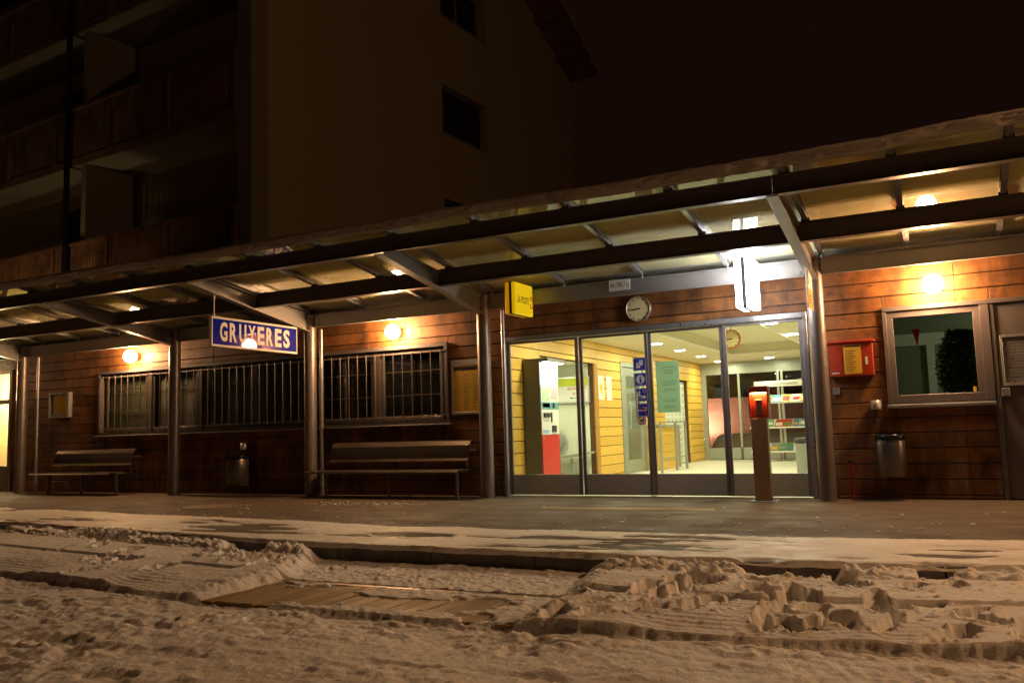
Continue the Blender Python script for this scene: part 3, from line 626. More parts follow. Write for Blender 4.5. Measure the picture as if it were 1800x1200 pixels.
B(-6.03, -5.77, 14.97, 15.13, .552, .56).obj('lens', emis('uplight_glow', (1, .60, .42), 150), ul)
# right part of station is closed by the roof
# ------------------------------------------------------------------ platform canopy
cn = thing('platform_canopy', (-6, -.4, 0), 'long steel and glass platform canopy on round columns, snow lying along its edge', 'canopy')
CX = [-16.49, -11.91, -8.63, -5.21, -.34, 5.2]; YC = -.37
SL = .150
def rz(y): return 3.10 - SL * (y + .37)          # underside of rafters (= top of purlins)
for i, x in enumerate(CX):
    r = .105
    MB().tube((x, YC, 0), (x, YC, 2.90), r, n=32, caps=False).tube((x, YC, 2.9), (x, YC, 3.08), r * .98, n=32).tube((x, YC, 0), (x, YC, .012), r * 1.25, n=32).obj('column', MT['steel'], cn)
    # tapered arm: web and flanges
    a = MB(); pts = [(x - .006, -.46, 2.80), (x - .006, -.46, 3.07), (x - .006, -2.965, 3.285 + .14), (x - .006, -2.965, 3.262)]
    a.prism(pts, (.012, 0, 0))
    a.prism([(x - .06, -.44, 2.786), (x - .06, -3.09, 3.267), (x - .06, -3.09, 3.281), (x - .06, -.44, 2.80)], (.12, 0, 0))
    a.prism([(x - .06, -.46, 3.07), (x - .06, -2.95, 3.43), (x - .06, -2.95, 3.442), (x - .06, -.46, 3.082)], (.12, 0, 0))
    a.obj('arm', MT['fascia'], cn)
def ibeam(x0, x1, y, zt, h, w, t=.010, wb_=.007):
    m = MB(); m.box(x0, x1, y - w / 2, y + w / 2, zt - t, zt); m.box(x0, x1, y - w / 2, y + w / 2, zt - h, zt - h + t); m.box(x0, x1, y - wb_ / 2, y + wb_ / 2, zt - h + t, zt - t); return m
ends = [-20.5] + CX
for a, b in zip(ends, ends[1:]):
    g0, g1 = a + .008, b - .008
    ibeam(a + .002, b - .002, -3.03, rz(-3.03) - .01, .20, .11).obj('purlin', MT['beam'], cn); ibeam(g0, g1, -1.66, rz(-1.66) - .01, .23, .12).obj('purlin', MT['beam'], cn)
    wbm = MB(); wbm.box(a + .12, b - .12, -.37, -.362, 2.86, 3.085); wbm.box(a + .12, b - .12, -.41, -.37, 2.86, 2.872); wbm.box(a + .12, b - .12, -.41, -.37, 3.073, 3.085)
    wbm = wbm.obj('wall_beam', MT['fascia'], cn)
    for e, s_ in ((a + .11, 1), (b - .11, -1)):
        mm = MB().cbox(min(e, e + s_ * .09), max(e, e + s_ * .09), -.378, -.371, 2.885, 3.06, .002)
        for z in (2.915, 3.03): mm.lathe((e + s_ * .055, -.378, z), (0, -1, 0), [(.014, 0), (.014, .012), (.001, .013)], 6, False)
        mm.obj('bolt_plate', MT['fascia'], wbm)
# soffit closing the gap between canopy and wall
piece('soffit', MT['beam'], cn, -20.5, 5.2, -.36, -.002, 3.06, 3.075)
RX = sorted([-1.42 - 1.2 * k for k in range(16)] + [-.22, .78, 1.76, 2.75, 3.75, 4.75])
yo, yi = -3.26, -.42
for x in RX:
    m = MB(); q = lambda y, dz, xa, xb: m.prism([(xa, y[0], rz(y[0]) + dz[0]), (xa, y[1], rz(y[1]) + dz[0]), (xa, y[1], rz(y[1]) + dz[1]), (xa, y[0], rz(y[0]) + dz[1])], (xb - xa, 0, 0))
    q((yo, yi), (0, .010), x - .03, x + .03); q((yo, yi), (.010, .065), x - .02, x - .012); q((yo, yi), (.010, .065), x + .012, x + .02); q((yo, yi), (.065, .072), x - .034, x + .034)
    m.obj('rafter', MT['alu'], cn)
    for y in (-3.03, -1.66): piece('clamp', MT['dark'], cn, x - .045, x + .045, y - .05, y + .05, rz(y) - .009, rz(y) + .03, .004)
    MB().tube((x, yi + .015, rz(yi) - .03), (x, yi + .015, rz(yi) + .02), .012, n=8).obj('bolt', MT['alu_light'], cn)
for a, b in zip([-20.5] + RX, RX + [5.4]):
    m = MB(); m.prism([(a + .008, yo - .02, rz(yo) + .075), (a + .008, yi + .06, rz(yi) + .075), (a + .008, yi + .06, rz(yi) + .085), (a + .008, yo - .02, rz(yo) + .085)], (b - a - .016, 0, 0)); m.obj('glass_panel', MT['glass_roof'], cn)
# snow lying on the glass with a rounded lip over the edge
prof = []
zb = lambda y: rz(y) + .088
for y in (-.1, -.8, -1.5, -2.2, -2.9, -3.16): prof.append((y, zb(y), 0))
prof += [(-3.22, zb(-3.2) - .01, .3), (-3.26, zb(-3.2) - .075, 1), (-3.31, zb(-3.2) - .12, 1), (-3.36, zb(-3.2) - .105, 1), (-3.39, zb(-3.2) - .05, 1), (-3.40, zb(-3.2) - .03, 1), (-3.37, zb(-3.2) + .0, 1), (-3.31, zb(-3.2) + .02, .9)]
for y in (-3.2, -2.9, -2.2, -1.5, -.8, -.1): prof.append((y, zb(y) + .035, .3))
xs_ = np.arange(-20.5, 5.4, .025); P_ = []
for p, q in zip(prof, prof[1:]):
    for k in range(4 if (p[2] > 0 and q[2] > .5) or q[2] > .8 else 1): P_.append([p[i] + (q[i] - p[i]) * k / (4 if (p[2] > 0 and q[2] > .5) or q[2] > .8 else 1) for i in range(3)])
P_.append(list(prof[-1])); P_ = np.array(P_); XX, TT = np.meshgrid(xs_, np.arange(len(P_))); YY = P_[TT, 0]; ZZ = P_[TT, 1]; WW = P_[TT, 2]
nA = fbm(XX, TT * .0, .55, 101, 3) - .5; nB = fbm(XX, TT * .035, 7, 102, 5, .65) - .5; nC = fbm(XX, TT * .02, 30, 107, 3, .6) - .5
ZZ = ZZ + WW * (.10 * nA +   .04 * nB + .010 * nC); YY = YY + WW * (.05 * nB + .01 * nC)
rs_ = grid_mesh('roof_snow', XX, YY, ZZ, MT['snow_dimmed'], 'stuff')
rs_.data.materials.append(MT['snow_undimmed']); mi_ = np.zeros((len(P_) - 1, len(xs_) - 1), np.int32); mi_[:5] = 1; rs_.data.polygons.foreach_set('material_index', mi_.reshape(-1))  # lip keeps the darkened colour, underside over the glass stays lighter
# downpipes
def pipe(x, y, label, z1=2.86, zc=1.15):
    o = MB().tube((x, y, 0), (x, y, z1), .030, n=14).tube((x, y, zc), (x, y, zc + .06), .037, n=14).tube((x, y, .0), (x, y, .25), .036, n=14).tube((x, y, 2.5), (x, y, 2.53), .038, n=14); return o.top('downpipe', MT['alu'], label, 'pipe', 'downpipes behind the canopy columns')
pipe(-4.985, -.16, 'thin grey downpipe between a canopy column and the left edge of the glass entrance', 2.86, 1.1)
pipe(-16.22, -.2, 'thin pale downpipe beside the leftmost canopy column', 2.86, 1.3)
pipe(-8.62, -.09, 'thin grey downpipe behind the column right of the hanging name sign')
# ------------------------------------------------------------------ signs, lamps, clocks
Xv, Yv, Zv = Vector((1, 0, 0)), Vector((0, 1, 0)), Vector((0, 0, 1))
# station name sign, perpendicular to the wall, hung from the third arm
SX = -8.63; sg = thing('station_sign', (SX, -1.66, 2.39), 'blue enamel name sign reading GRUYERES hanging below a canopy arm', 'sign')
y0, y1, z0, z1 = -2.60, -.72, 2.385, 2.84
MB().cbox(SX - .028, SX + .018, y0 + .02, y1 - .02, z0 + .02, z1 - .02, .003).obj('panel', MT['blue'], sg)
m = MB(); m.cbox(SX - .035, SX + .024, y0, y1, z0, z0 + .034, .003); m.cbox(SX - .035, SX + .024, y0, y1, z1 - .034, z1, .003); m.cbox(SX - .035, SX + .024, y0, y0 + .022, z0 + .034, z1 - .034, .003); m.cbox(SX - .035, SX + .024, y1 - .022, y1, z0 + .034, z1 - .034, .003)
m.obj('frame', MT['cream'], sg)
lt = MB()
for k, ch in enumerate('GRUYERES'):
    q = text_mb(ch, (SX + .018, y0 + .165 + .197 * k, z0 + .088), Yv, Zv, .295, .002, .152, 0, .035); lt.add(q.v, q.f)
lt.obj('lettering', MT['cream'], sg)
for y, zt in ((-2.535, 3.17), (-.79, 2.86)): MB().tube((SX, y, z1), (SX, y, zt), .011, n=10).tube((SX, y, z1 + .0), (SX, y, z1 + .03), .018, n=10).tube((SX, y, zt - .05), (SX, y, zt - .03), .018, n=10).obj('hanger', MT['cream'], sg)
# white illuminated double sign
def lightbox(name, x0, w_, ya, yb, za, zb, mats, label, cat):
    t = thing(name, (x0 + w_ / 2, (ya + yb) / 2, za), label, cat)
    s_ = w_ * .38
    m = MB().cbox(x0, x0 + s_, ya, yb, za, zb, .012); m.obj('light_panel', mats[0], t)
    m = MB().cbox(x0 + w_ - s_ * 1.0, x0 + w_, ya, yb, za, zb, .012); m.obj('light_panel', mats[1], t)
    MB().box(x0 + s_ + .001, x0 + w_ - s_ - .001, ya + .01, yb + .02, za - .004, zb + .004).obj('core_plate', MT['alu' if cat == 'lit sign' else 'dark'], t)
    for z in (za + .1, zb - .1): MB().cbox(x0 + w_ / 2 - .02, x0 + w_ / 2 + .02, yb + .015, -.405, z - .02, z + .02, .003).obj('bracket', MT['steel'], t)
    return t
lightbox('lit_sign', -1.225, .215, -.93, -.46, 2.46, 3.10, (MT['tube'], MT['tube']), 'white glowing double box sign above the right half of the entrance', 'lit sign')
ps = lightbox('post_sign', -4.49, .17, -1.02, -.44, 2.665, 3.125, (MT['poste_edge'], MT['poste']), 'yellow double sided LA POSTE sign sticking out above the left side of the entrance', 'sign')
text_mb('LA POSTE', (-4.32, -.955, 2.83), Yv, Zv, .10, .003, .37, .12, .012).obj('lettering', MT['black'], ps)
m = MB(); c = (-4.318, -.50, 2.875)
for (dy, dz, a, b) in ((0, .075, .03, .009), (-.026, .05, .009, .028), (.026, .05, .009, .028), (.045, .02, .028, .009), (.045, -.02, .028, .009), (-.026, -.05, .009, .028), (.0, -.08, .034, .009)): m.box(c[0] - .001, c[0] + .001, c[1] + dy - a, c[1] + dy + a, c[2] + dz - b, c[2] + dz + b)
m.obj('emblem', MT['redp'], ps)
# platform number panel hanging under the right arm at the column
pn = thing('platform_number_sign', (-.34, -.72, 2.40), 'narrow white and orange number sign hanging at the column right of the entrance', 'sign')
MB().cbox(-.352, -.34, -.97, -.56, 2.63, 2.93, .002).obj('upper_panel', MT['white'], pn); MB().cbox(-.352, -.34, -.97, -.56, 2.385, 2.63, .002).obj('lower_panel', paint('orange_panel', (.75, .38, .10), .4), pn)
text_mb('018', (-.34, -.92, 2.44), Yv, Zv, .12, .003, .15).obj('lettering', MT['black'], pn); MB().box(-.348, -.336, -.73, -.62, 2.43, 2.436).box(-.348, -.336, -.73, -.62, 2.47, 2.476).box(-.348, -.336, -.73, -.62, 2.51, 2.516).box(-.348, -.336, -.73, -.62, 2.55, 2.556).obj('small_print', MT['black'], pn, kind='stuff')
text_mb('1', (-.34, -.93, 2.68), Yv, Zv, .18, .003, .06).obj('digit', MT['black'], pn); MB().tube((-.346, -.95, 2.93), (-.346, -.95, 2.99), .006, n=6).tube((-.346, -.6, 2.93), (-.346, -.6, 2.955), .006, n=6).obj('hanger', MT['steel'], pn)
# altitude plate on the wall beam
ap = thing('altitude_plate', (-2.95, -.41, 2.925), 'small white plate reading Alt. 745,7 m on the grey beam above the clock', 'plate')
MB().cbox(-3.115, -2.80, -.424, -.412, 2.93, 3.085, .002).obj('plate', MT['white'], ap); text_mb('Alt. 745,7 m', (-3.097, -.4245, 2.966), Xv, Zv, .082, .001, .285, 0, .002).obj('lettering', MT['black'], ap)
for x in (-3.06, -2.85): MB().box(x - .01, x + .01, -.412, -.372, 3.0, 3.02).obj('fixing', MT['steel'], ap)
# clocks
def clock(c, r, label, name='station_clock', depth=.07, hang=None, rimmat='alu_light'):
    t = thing(name, (c[0], c[1], c[2] - r), label, 'clock'); n_ = (0, -1, 0)
    MB().lathe(c, n_, [(r * .98, 0), (r, depth * .3), (r, depth), (r * .985, depth + .006), (r * .94, depth + .004), (r * .93, depth - .012)], 48).obj('case', MT[rimmat], t)
    MB().lathe(c, n_, [(r * .935, depth - .014), (.0005, depth - .0135)], 48).obj('dial', MT['clockface'], t)
    y = c[1] - depth + .011; m = MB(); mm = MB()
    for k in range(12):
        a = math.pi / 6 * k; d = Vector((math.sin(a), 0, math.cos(a))); s_ = Vector((math.cos(a), 0, -math.sin(a))); p = Vector((c[0], y, c[2]))
        q = [p + d * r * .72 - s_ * r * .028, p + d * r * .72 + s_ * r * .028, p + d * r * .89 + s_ * r * .028, p + d * r * .89 - s_ * r * .028]; m.prism(q, (0, -.002, 0))
    for k in range(60):
        a = math.pi / 30 * k; d = Vector((math.sin(a), 0, math.cos(a))); s_ = Vector((math.cos(a), 0, -math.sin(a))); p = Vector((c[0], y, c[2]))
        if k % 5: q = [p + d * r * .84 - s_ * r * .009, p + d * r * .84 + s_ * r * .009, p + d * r * .89 + s_ * r * .009, p + d * r * .89 - s_ * r * .009]; m.prism(q, (0, -.001, 0))
    m.obj('hour_marks', MT['black'], t)
    for nm, ang, L, wd in (('hour_hand', 262, .52, .055), ('minute_hand', 264, .86, .042)):
        a = math.radians(ang); d = Vector((math.sin(a), 0, math.cos(a))); s_ = Vector((math.cos(a), 0, -math.sin(a))); p = Vector((c[0], y - (.004 if nm[0] == 'h' else .008), c[2]))
        MB().prism([p - d * r * .14 - s_ * r * wd, p - d * r * .14 + s_ * r * wd, p + d * r * L + s_ * r * wd * .7, p + d * r * L - s_ * r * wd * .7], (0, -.002, 0)).obj(nm, MT['black'], t)
    MB().tube((c[0] - .003, y, c[2] - r * .42), (c[0] - .003, y - .001, c[2] - r * .42), r * .04, n=12).obj('maker_mark', MT['grey_print'], t)
    if hang: MB().tube((c[0], c[1] - depth / 2, c[2] + r), (c[0], c[1] - depth / 2, hang), .01, n=8).obj('stem', MT['alu'], t)
    return t
clock((-2.815, -.015 + .015, 2.695), .185, 'round station clock on the outer wooden wall above the entrance')
clock((-2.40, 4.0, 2.55), .172, 'round clock hanging from the hall ceiling, seen through the glass', 'hall_clock', .07, 2.90, 'red')
# wall globe lamps
def globe(x, z, label):
    t = thing('wall_lamp', (x, 0, z), label, 'lamp', 'globe lamps along the platform wall'); c = (x, -.20, z); r = .118
    MB().lathe(c, (0, 0, 1), [(max(.0006, r * math.cos(a)), r * math.sin(a)) for a in np.linspace(-math.pi / 2, math.pi / 2, 17)], 28).obj('glass_globe', MT['globe'], t)
    MB().lathe((x, 0, z), (0, -1, 0), [(.085, 0), (.085, .06), (.09, .09), (.001, .092)], 24).obj('wall_bracket', MT['steel'], t)  # bracket widened into a cup to shade the boards beside the globe
    return t
g0 = globe(-13.37, 2.70, 'leftmost globe lamp in view, left of the hanging name sign')
for x, z, l in ((-7.03, 2.683, 'glowing globe lamp above the window between the name sign and the entrance'), (1.02, 2.633, 'glowing globe lamp above the office window at the far right'), (-20.0, 2.7, 'globe lamp beyond the left end of the picture'), (7.6, 2.63, 'globe lamp beyond the right end of the picture')): dup(g0, (x + 13.37, 0, z - 2.70), l)
# ------------------------------------------------------------------ pictograms and notices on the glass
yq = -.001 + .045
PY = .043
def picto(k, zc, label, draw):
    t = thing('pictogram', (-2.86, PY, zc - .1), label, 'pictogram', 'blue pictograms on the entrance glass'); xc = -2.868 + k * .005; s_ = .098
    MB().box(xc - s_, xc + s_, PY - .003, PY, zc - s_, zc + s_).obj('background', MT['pblue'], t)
    m = MB()
    for (a, b, c, d) in ((-.09, .09, .084, .09), (-.09, .09, -.09, -.084), (-.09, -.084, -.084, .084), (.084, .09, -.084, .084)): m.box(xc + a, xc + b, PY - .0045, PY - .003, zc + c, zc + d)
    m.obj('border', MT['white'], t)
    draw(t, xc, zc)
def bx(xc, zc, L, mat, t, name, d=.0055): 
    m = MB()
    for (a, b, c, e) in L: m.box(xc + a, xc + b, PY - d, PY - .003, zc + c, zc + e)
    m.obj(name, MT[mat], t)
def disc(xc, zc, r, mat, t, name, d=.0055, r0=.0005): MB().lathe((xc, PY - d, zc), (0, -1, 0), [(r, 0), (r0, 0)], 24).obj(name, MT[mat], t)
def p1(t, x, z): bx(x, z, [(-.005, .05, -.02, .06), (-.052, .01, -.058, .022)], 'white', t, 'symbol'); bx(x, z, [(-.04, 0, -.02, -.012), (-.04, 0, -.005, .003)], 'grey_print', t, 'print', .0062)
def p2(t, x, z): disc(x, z, .066, 'white', t, 'symbol'); bx(x, z, [(-.013, .013, -.045, .012), (-.022, .022, -.047, -.036), (-.022, .008, .004, .013), (-.012, .012, .024, .045)], 'pblue', t, 'letter', .0066)
def p3(t, x, z):
    disc(x + .045, z + .048, .024, 'white', t, 'dial', .0055, .018)
    disc(x - .03, z + .045, .014, 'white', t, 'head'); bx(x, z, [(-.055, -.049, -.06, .03), (-.043, -.018, -.02, .028), (-.043, .004, -.024, -.008), (-.008, .004, -.06, -.02), (-.05, -.02, -.06, -.054), (.012, .064, -.055, -.015), (.03, .046, -.015, -.005)], 'white', t, 'symbol')
def p4(t, x, z):
    bx(x, z, [(-.065, .03, -.015, .003), (.034, .044, -.015, .003), (.048, .058, -.015, .003), (.045, .051, .01, .03), (.015, .05, .03, .036), (.012, .018, .03, .05), (.055, .061, .01, .045)], 'white', t, 'symbol')
    MB().prism([(x - .07, PY - .0068, z + .06), (x - .06, PY - .0068, z + .066), (x + .07, PY - .0068, z - .06), (x + .06, PY - .0068, z - .066)], (0, .0008, 0)).obj('prohibition_bar', MT['redp'], t)
picto(0, 1.90, 'blue pictogram of papers and ticket, topmost of the column on the glass', p1)
picto(1, 1.678, 'blue pictogram with round white letter i for information', p2)
picto(2, 1.456, 'blue pictogram of a seated person beside luggage and clock', p3)
picto(3, 1.235, 'blue no smoking pictogram with red diagonal, lowest of the column', p4)
nd = thing('no_dogs_sticker', (-2.865, PY, 1.02), 'small round red and white no dogs sticker below the blue pictograms', 'sticker')
MB().lathe((-2.865, PY - .003, 1.083), (0, -1, 0), [(.062, 0), (.001, .0005)], 28).obj('disc', MT['white'], nd); MB().lathe((-2.865, PY - .004, 1.083), (0, -1, 0), [(.064, 0), (.064, .001), (.052, .001)], 28).obj('ring', MT['redp'], nd)
m = MB()
for a, b, c, d in ((-.028, .022, -.008, .012), (.012, .034, .008, .026), (-.026, -.018, -.03, -.008), (.01, .018, -.03, -.008), (-.036, -.026, .006, .024)): m.box(-2.865 + a, -2.865 + b, PY - .0052, PY - .003, 1.083 + c, 1.083 + d)
m.obj('symbol', MT['black'], nd)
gn = thing('green_notice', (-2.46, PY, 1.19), 'pale green paper notice with printed lines taped inside the entrance glass', 'notice')
m = MB(); N_ = 8
for k in range(N_):
    za, zc_ = 1.19 + .73 * k / N_, 1.19 + .73 * (k + 1) / N_; yo_ = lambda z: PY + .032 + .006 * math.sin(z * 9)
    m.quad((-2.64, yo_(za), za), (-2.30, yo_(za) + .004, za), (-2.30, yo_(zc_) + .004, zc_), (-2.64, yo_(zc_), zc_)); m.quad((-2.64, yo_(za) + .0015, za), (-2.64, yo_(zc_) + .0015, zc_), (-2.30, yo_(zc_) + .0055, zc_), (-2.30, yo_(za) + .0055, za))
m.obj('sheet', MT['green_film'], gn); m = MB(); random.seed(2)
for zz in (1.83, 1.79, 1.765, 1.74, 1.63, 1.605, 1.58, 1.52, 1.495, 1.37, 1.345, 1.28, 1.255):
    L_ = random.uniform(.06, .12); m.box(-2.45 - L_, -2.45 + L_, PY + .0235, PY + .0240, zz, zz + .005)
m.obj('printed_lines', MT['grey_print'], gn, kind='stuff')
# ------------------------------------------------------------------ inside the hall
def downlight(x, y, z, label): 
    t = thing('downlight', (x, y, z), label, 'ceiling light', 'round ceiling lights in the hall')
    MB().lathe((x, y, z), (0, 0, -1), [(.135, 0), (.135, .008), (.112, .010)], 28).obj('ring', MT['white'], t)
    MB().lathe((x, y, z), (0, 0, -1), [(.112, .009), (.001, .006)], 28).obj('diffuser', MT['down'], t); return t
spots = [(-4.22, 3.12, 'nearest left row'), (-4.25, 5.3, 'second left row'), (-4.30, 7.2, 'third left row'), (-4.37, 9.3, 'fourth left row'), (-4.43, 11.4, 'farthest left row'), (-1.54, 3.18, 'nearest right row'), (-1.55, 5.4, 'second right row'), (-1.50, 7.5, 'third right row'), (-3.05, 11.2, 'back wall row'), (-4.2, 1.0, 'hidden left row'), (-1.5, 1.0, 'hidden right row')]
lab = {'nearest left row': 'round ceiling light in the left row of the hall, nearest the entrance glass', 'second left row': 'second round ceiling light of the left row behind the entrance glass', 'third left row': 'third round ceiling light of the left row in the hall', 'fourth left row': 'fourth round ceiling light of the left row in the hall', 'farthest left row': 'farthest round ceiling light of the left row, near the rear glass wall', 'nearest right row': 'large round ceiling light at the top right of the entrance glass', 'second right row': 'second round ceiling light of the right row in the hall', 'third right row': 'third round ceiling light of the right row beside the red post', 'back wall row': 'round ceiling light above the brochure rack near the rear glazing', 'hidden left row': 'ceiling light just behind the top of the left door leaf', 'hidden right row': 'ceiling light just behind the top of the right door leaf'}
d0 = downlight(*spots[0][:2], HZ, lab[spots[0][2]])
for x, y, k in spots[1:]: dup(d0, (x - spots[0][0], y - spots[0][1], 0), lab[k])
for x, y, zz in ((-6.3, 2.4, 2.27), (-6.1, 7.0, 2.68), (-6.2, 6.2, 2.68)):
    o = dup(d0, (x - spots[0][0], y - spots[0][1], zz - HZ), ('rear' if y > 2.5 and y < 6.9 else 'front') + (' ceiling light inside the white alcove beside the ticket machine' if zz < 2.5 else ' ceiling light in the room behind the inner glass door'))
# ticket machine
tm = thing('ticket_machine', (-4.98, 1.15, 0), 'tall steel ticket machine with glowing top and red lower door just inside the entrance', 'ticket machine')
mx0, mx1, my0, my1 = -5.15, -4.83, .80, 1.50
MB().cbox(mx0 + .002, mx1 - .012, my0, my1, .0045, 2.16, .008).obj('cabinet', MT['machine'], tm)
MB().cbox(mx1 - .011, mx1 + .004, my0 + .01, my1 - .01, .06, .905, .003).obj('lower_door', MT['red'], tm)
MB().cbox(mx1 - .011, mx1 + .004, my0 + .01, my1 - .01, .915, 1.72, .003).obj('front_panel', MT['white'], tm)
MB().cbox(mx1 - .011, mx1 + .01, my0 + .01, my1 - .01, 1.725, 2.08, .003).obj('lit_header', emis('header_glow', (1, .98, .9), .25), tm)
MB().cbox(mx1 - .02, mx1 + .16, my0 - .02, my1 + .02, 2.10, 2.16, .01).obj('hood', MT['steel'], tm)
MB().box(mx1 + .03, mx1 + .13, my0 + .03, my1 - .03, 2.094, 2.0995).obj('hood_lamp', MT['machine_glow'], tm)
fx = mx1 + .0045
def pat(ya, yb, za, zb, mat, name, d=.003): MB().cbox(fx, fx + d, my0 + ya, my0 + yb, za, zb, .001).obj(name, mat if not isinstance(mat, str) else MT[mat], tm)
teal = paint('teal_panel', (.12, .32, .36), .4); pat(.02, .68, 1.33, 1.45, teal, 'fare_panel'); pat(.05, .35, 1.47, 1.68, paint('pale_green_panel', (.45, .62, .42), .4), 'fare_panel'); pat(.40, .64, 1.50, 1.70, paint('pink_panel', (.7, .45, .5), .4), 'fare_panel')
pat(.06, .34, 1.36, 1.43, paint('salmon_panel', (.7, .2, .2), .4), 'fare_panel'); pat(.45, .52, 1.35, 1.43, 'paper_y', 'fare_panel')
pat(.08, .30, 1.20, 1.27, 'dark', 'coin_slot', .03); pat(.37, .41, 1.12, 1.28, 'dark', 'card_slot', .01); pat(.44, .66, 1.0, 1.28, 'paper_w', 'keypad'); pat(.40, .55, .95, 1.06, 'dark', 'ticket_tray', .02); pat(.05, .28, .935, .99, paint('light_blue_panel', (.3, .45, .75), .4), 'fare_panel')
m = MB()
for k in range(9): m.box(fx + .006, fx + .008, my0 + .06 + .07 * k, my0 + .067 + .07 * k, 1.76, 2.04)
m.obj('list_lines', MT['grey_print'], tm, kind='stuff')
pat(.05, .08, .86, .885, 'alu_light', 'lock')
# poster in the alcove, leaning seat below
po = thing('restaurant_poster', (-5.62, 3.99, 1.53), 'framed poster with lime green top strip pointing to the restaurant, in the white alcove', 'poster')
MB().cbox(-5.99, -5.24, 3.93, 3.999, 1.50, 2.03, .004).obj('frame', MT['alu_light'], po); MB().box(-5.96, -5.27, 3.926, 3.93, 1.53, 2.0).obj('sheet', MT['white'], po); MB().box(-5.96, -5.27, 3.9235, 3.926, 1.84, 2.0).obj('top_strip', paint('lime_strip', (.55, .60, .02), .5), po)
text_mb('RESTAURANT', (-5.70, 3.9255, 1.765), Xv, Zv, .055, .001, .40, 0, .01).obj('lettering', MT['redp'], po); text_mb('Buffet', (-5.60, 3.9255, 1.67), Xv, Zv, .05, .001, .2, .3).obj('lettering', MT['redp'], po)
MB().box(-5.62, -5.35, 3.9248, 3.926, 1.60, 1.608).prism([(-5.66, 3.9248, 1.604), (-5.61, 3.9248, 1.622), (-5.61, 3.9248, 1.586)], (0, .001, 0)).obj('arrow', MT['black'], po)
se = thing('alcove_seat', (-5.4, 3.7, 0), 'curved grey seat against the white alcove wall right of the ticket machine', 'seat')
m = MB(); pr = [(-6.3, .46), (-5.75, .46), (-5.35, .52), (-5.18, .55)]
for (xa, za), (xb, zb2) in zip(pr, pr[1:]): m.prism([(xa, 3.45, za), (xb, 3.45, zb2), (xb, 3.45, zb2 - .04), (xa, 3.45, za - .04)], (0, .5, 0))
m.obj('seat', MT['hall_grey'], se); MB().lathe((-6.05, 3.93, .78), (0, -1, 0), [(.001, .0), (.24, .005), (.26, .03), (.24, .05), (.001, .055)], 32).obj('backrest', MT['hall_grey'], se)
for x in (-6.1, -5.55): piece('leg', MT['hall_grey'], se, x, x + .04, 3.6, 3.64, .004, .425)
# papers pinned to the side wall
for (ya, yb, lb, sun) in ((4.20, 4.52, 'white sheet with yellow round emblem pinned to the wooden side wall', 1), (4.66, 4.95, 'plain printed white sheet pinned to the wooden side wall', 0)):
    t = thing('notice_sheet', (H0, (ya + yb) / 2, 1.56), lb, 'notice'); B(H0 + .001, H0 + .004, ya, yb, 1.56, 2.05).obj('sheet', MT['paper_w'], t)
    if sun: MB().lathe((H0 + .0045, (ya + yb) / 2, 1.80), (1, 0, 0), [(.09, 0), (.001, .001)], 16).obj('emblem', MT['paper_y'], t)
    m = MB()
    for k in range(9 if not sun else 3): m.box(H0 + .004, H0 + .005, ya + .04, yb - .04, 1.60 + .045 * k, 1.607 + .045 * k)
    m.obj('printed_lines', MT['grey_print'], t, kind='stuff')
# brochure rack
rk = thing('brochure_rack', (-2.85, 11.3, 0), 'white brochure rack with an Information header and three sloping shelves', 'rack')
for x in (-2.90, -2.80): MB().tube((x, 11.45, .004), (x, 11.45, 2.38), .018, n=10).obj('pole', MT['alu_light'], rk)
MB().cbox(-3.52, -1.55, 11.34, 11.40, 1.935, 2.085, .004).obj('header', MT['white'], rk); text_mb('Information', (-3.03, 11.339, 1.965), Xv, Zv, .095, .001, .62, 0, .006).obj('lettering', MT['grey_print'], rk)
MB().lathe((-2.85, 11.45, .0045), (0, 0, 1), [(.22, 0), (.22, .012), (.03, .02)], 24).obj('foot', MT['alu'], rk)
used_ = set(); random.seed(12); bc = [('red', .5), ('white', .5), ('blue', .1), ('yellow', .1), ('sky', .3)]
bm_ = {'red': paint('red_cover', (.6, .04, .03), .35), 'white': paint('white_cover', (.75, .75, .72), .35), 'blue': paint('blue_cover', (.10, .22, .42), .35), 'yellow': paint('yellow_cover', (.7, .42, .05), .35), 'green': paint('green_cover', (.12, .3, .10), .35), 'grey': paint('grey_cover', (.3, .3, .32), .35)}
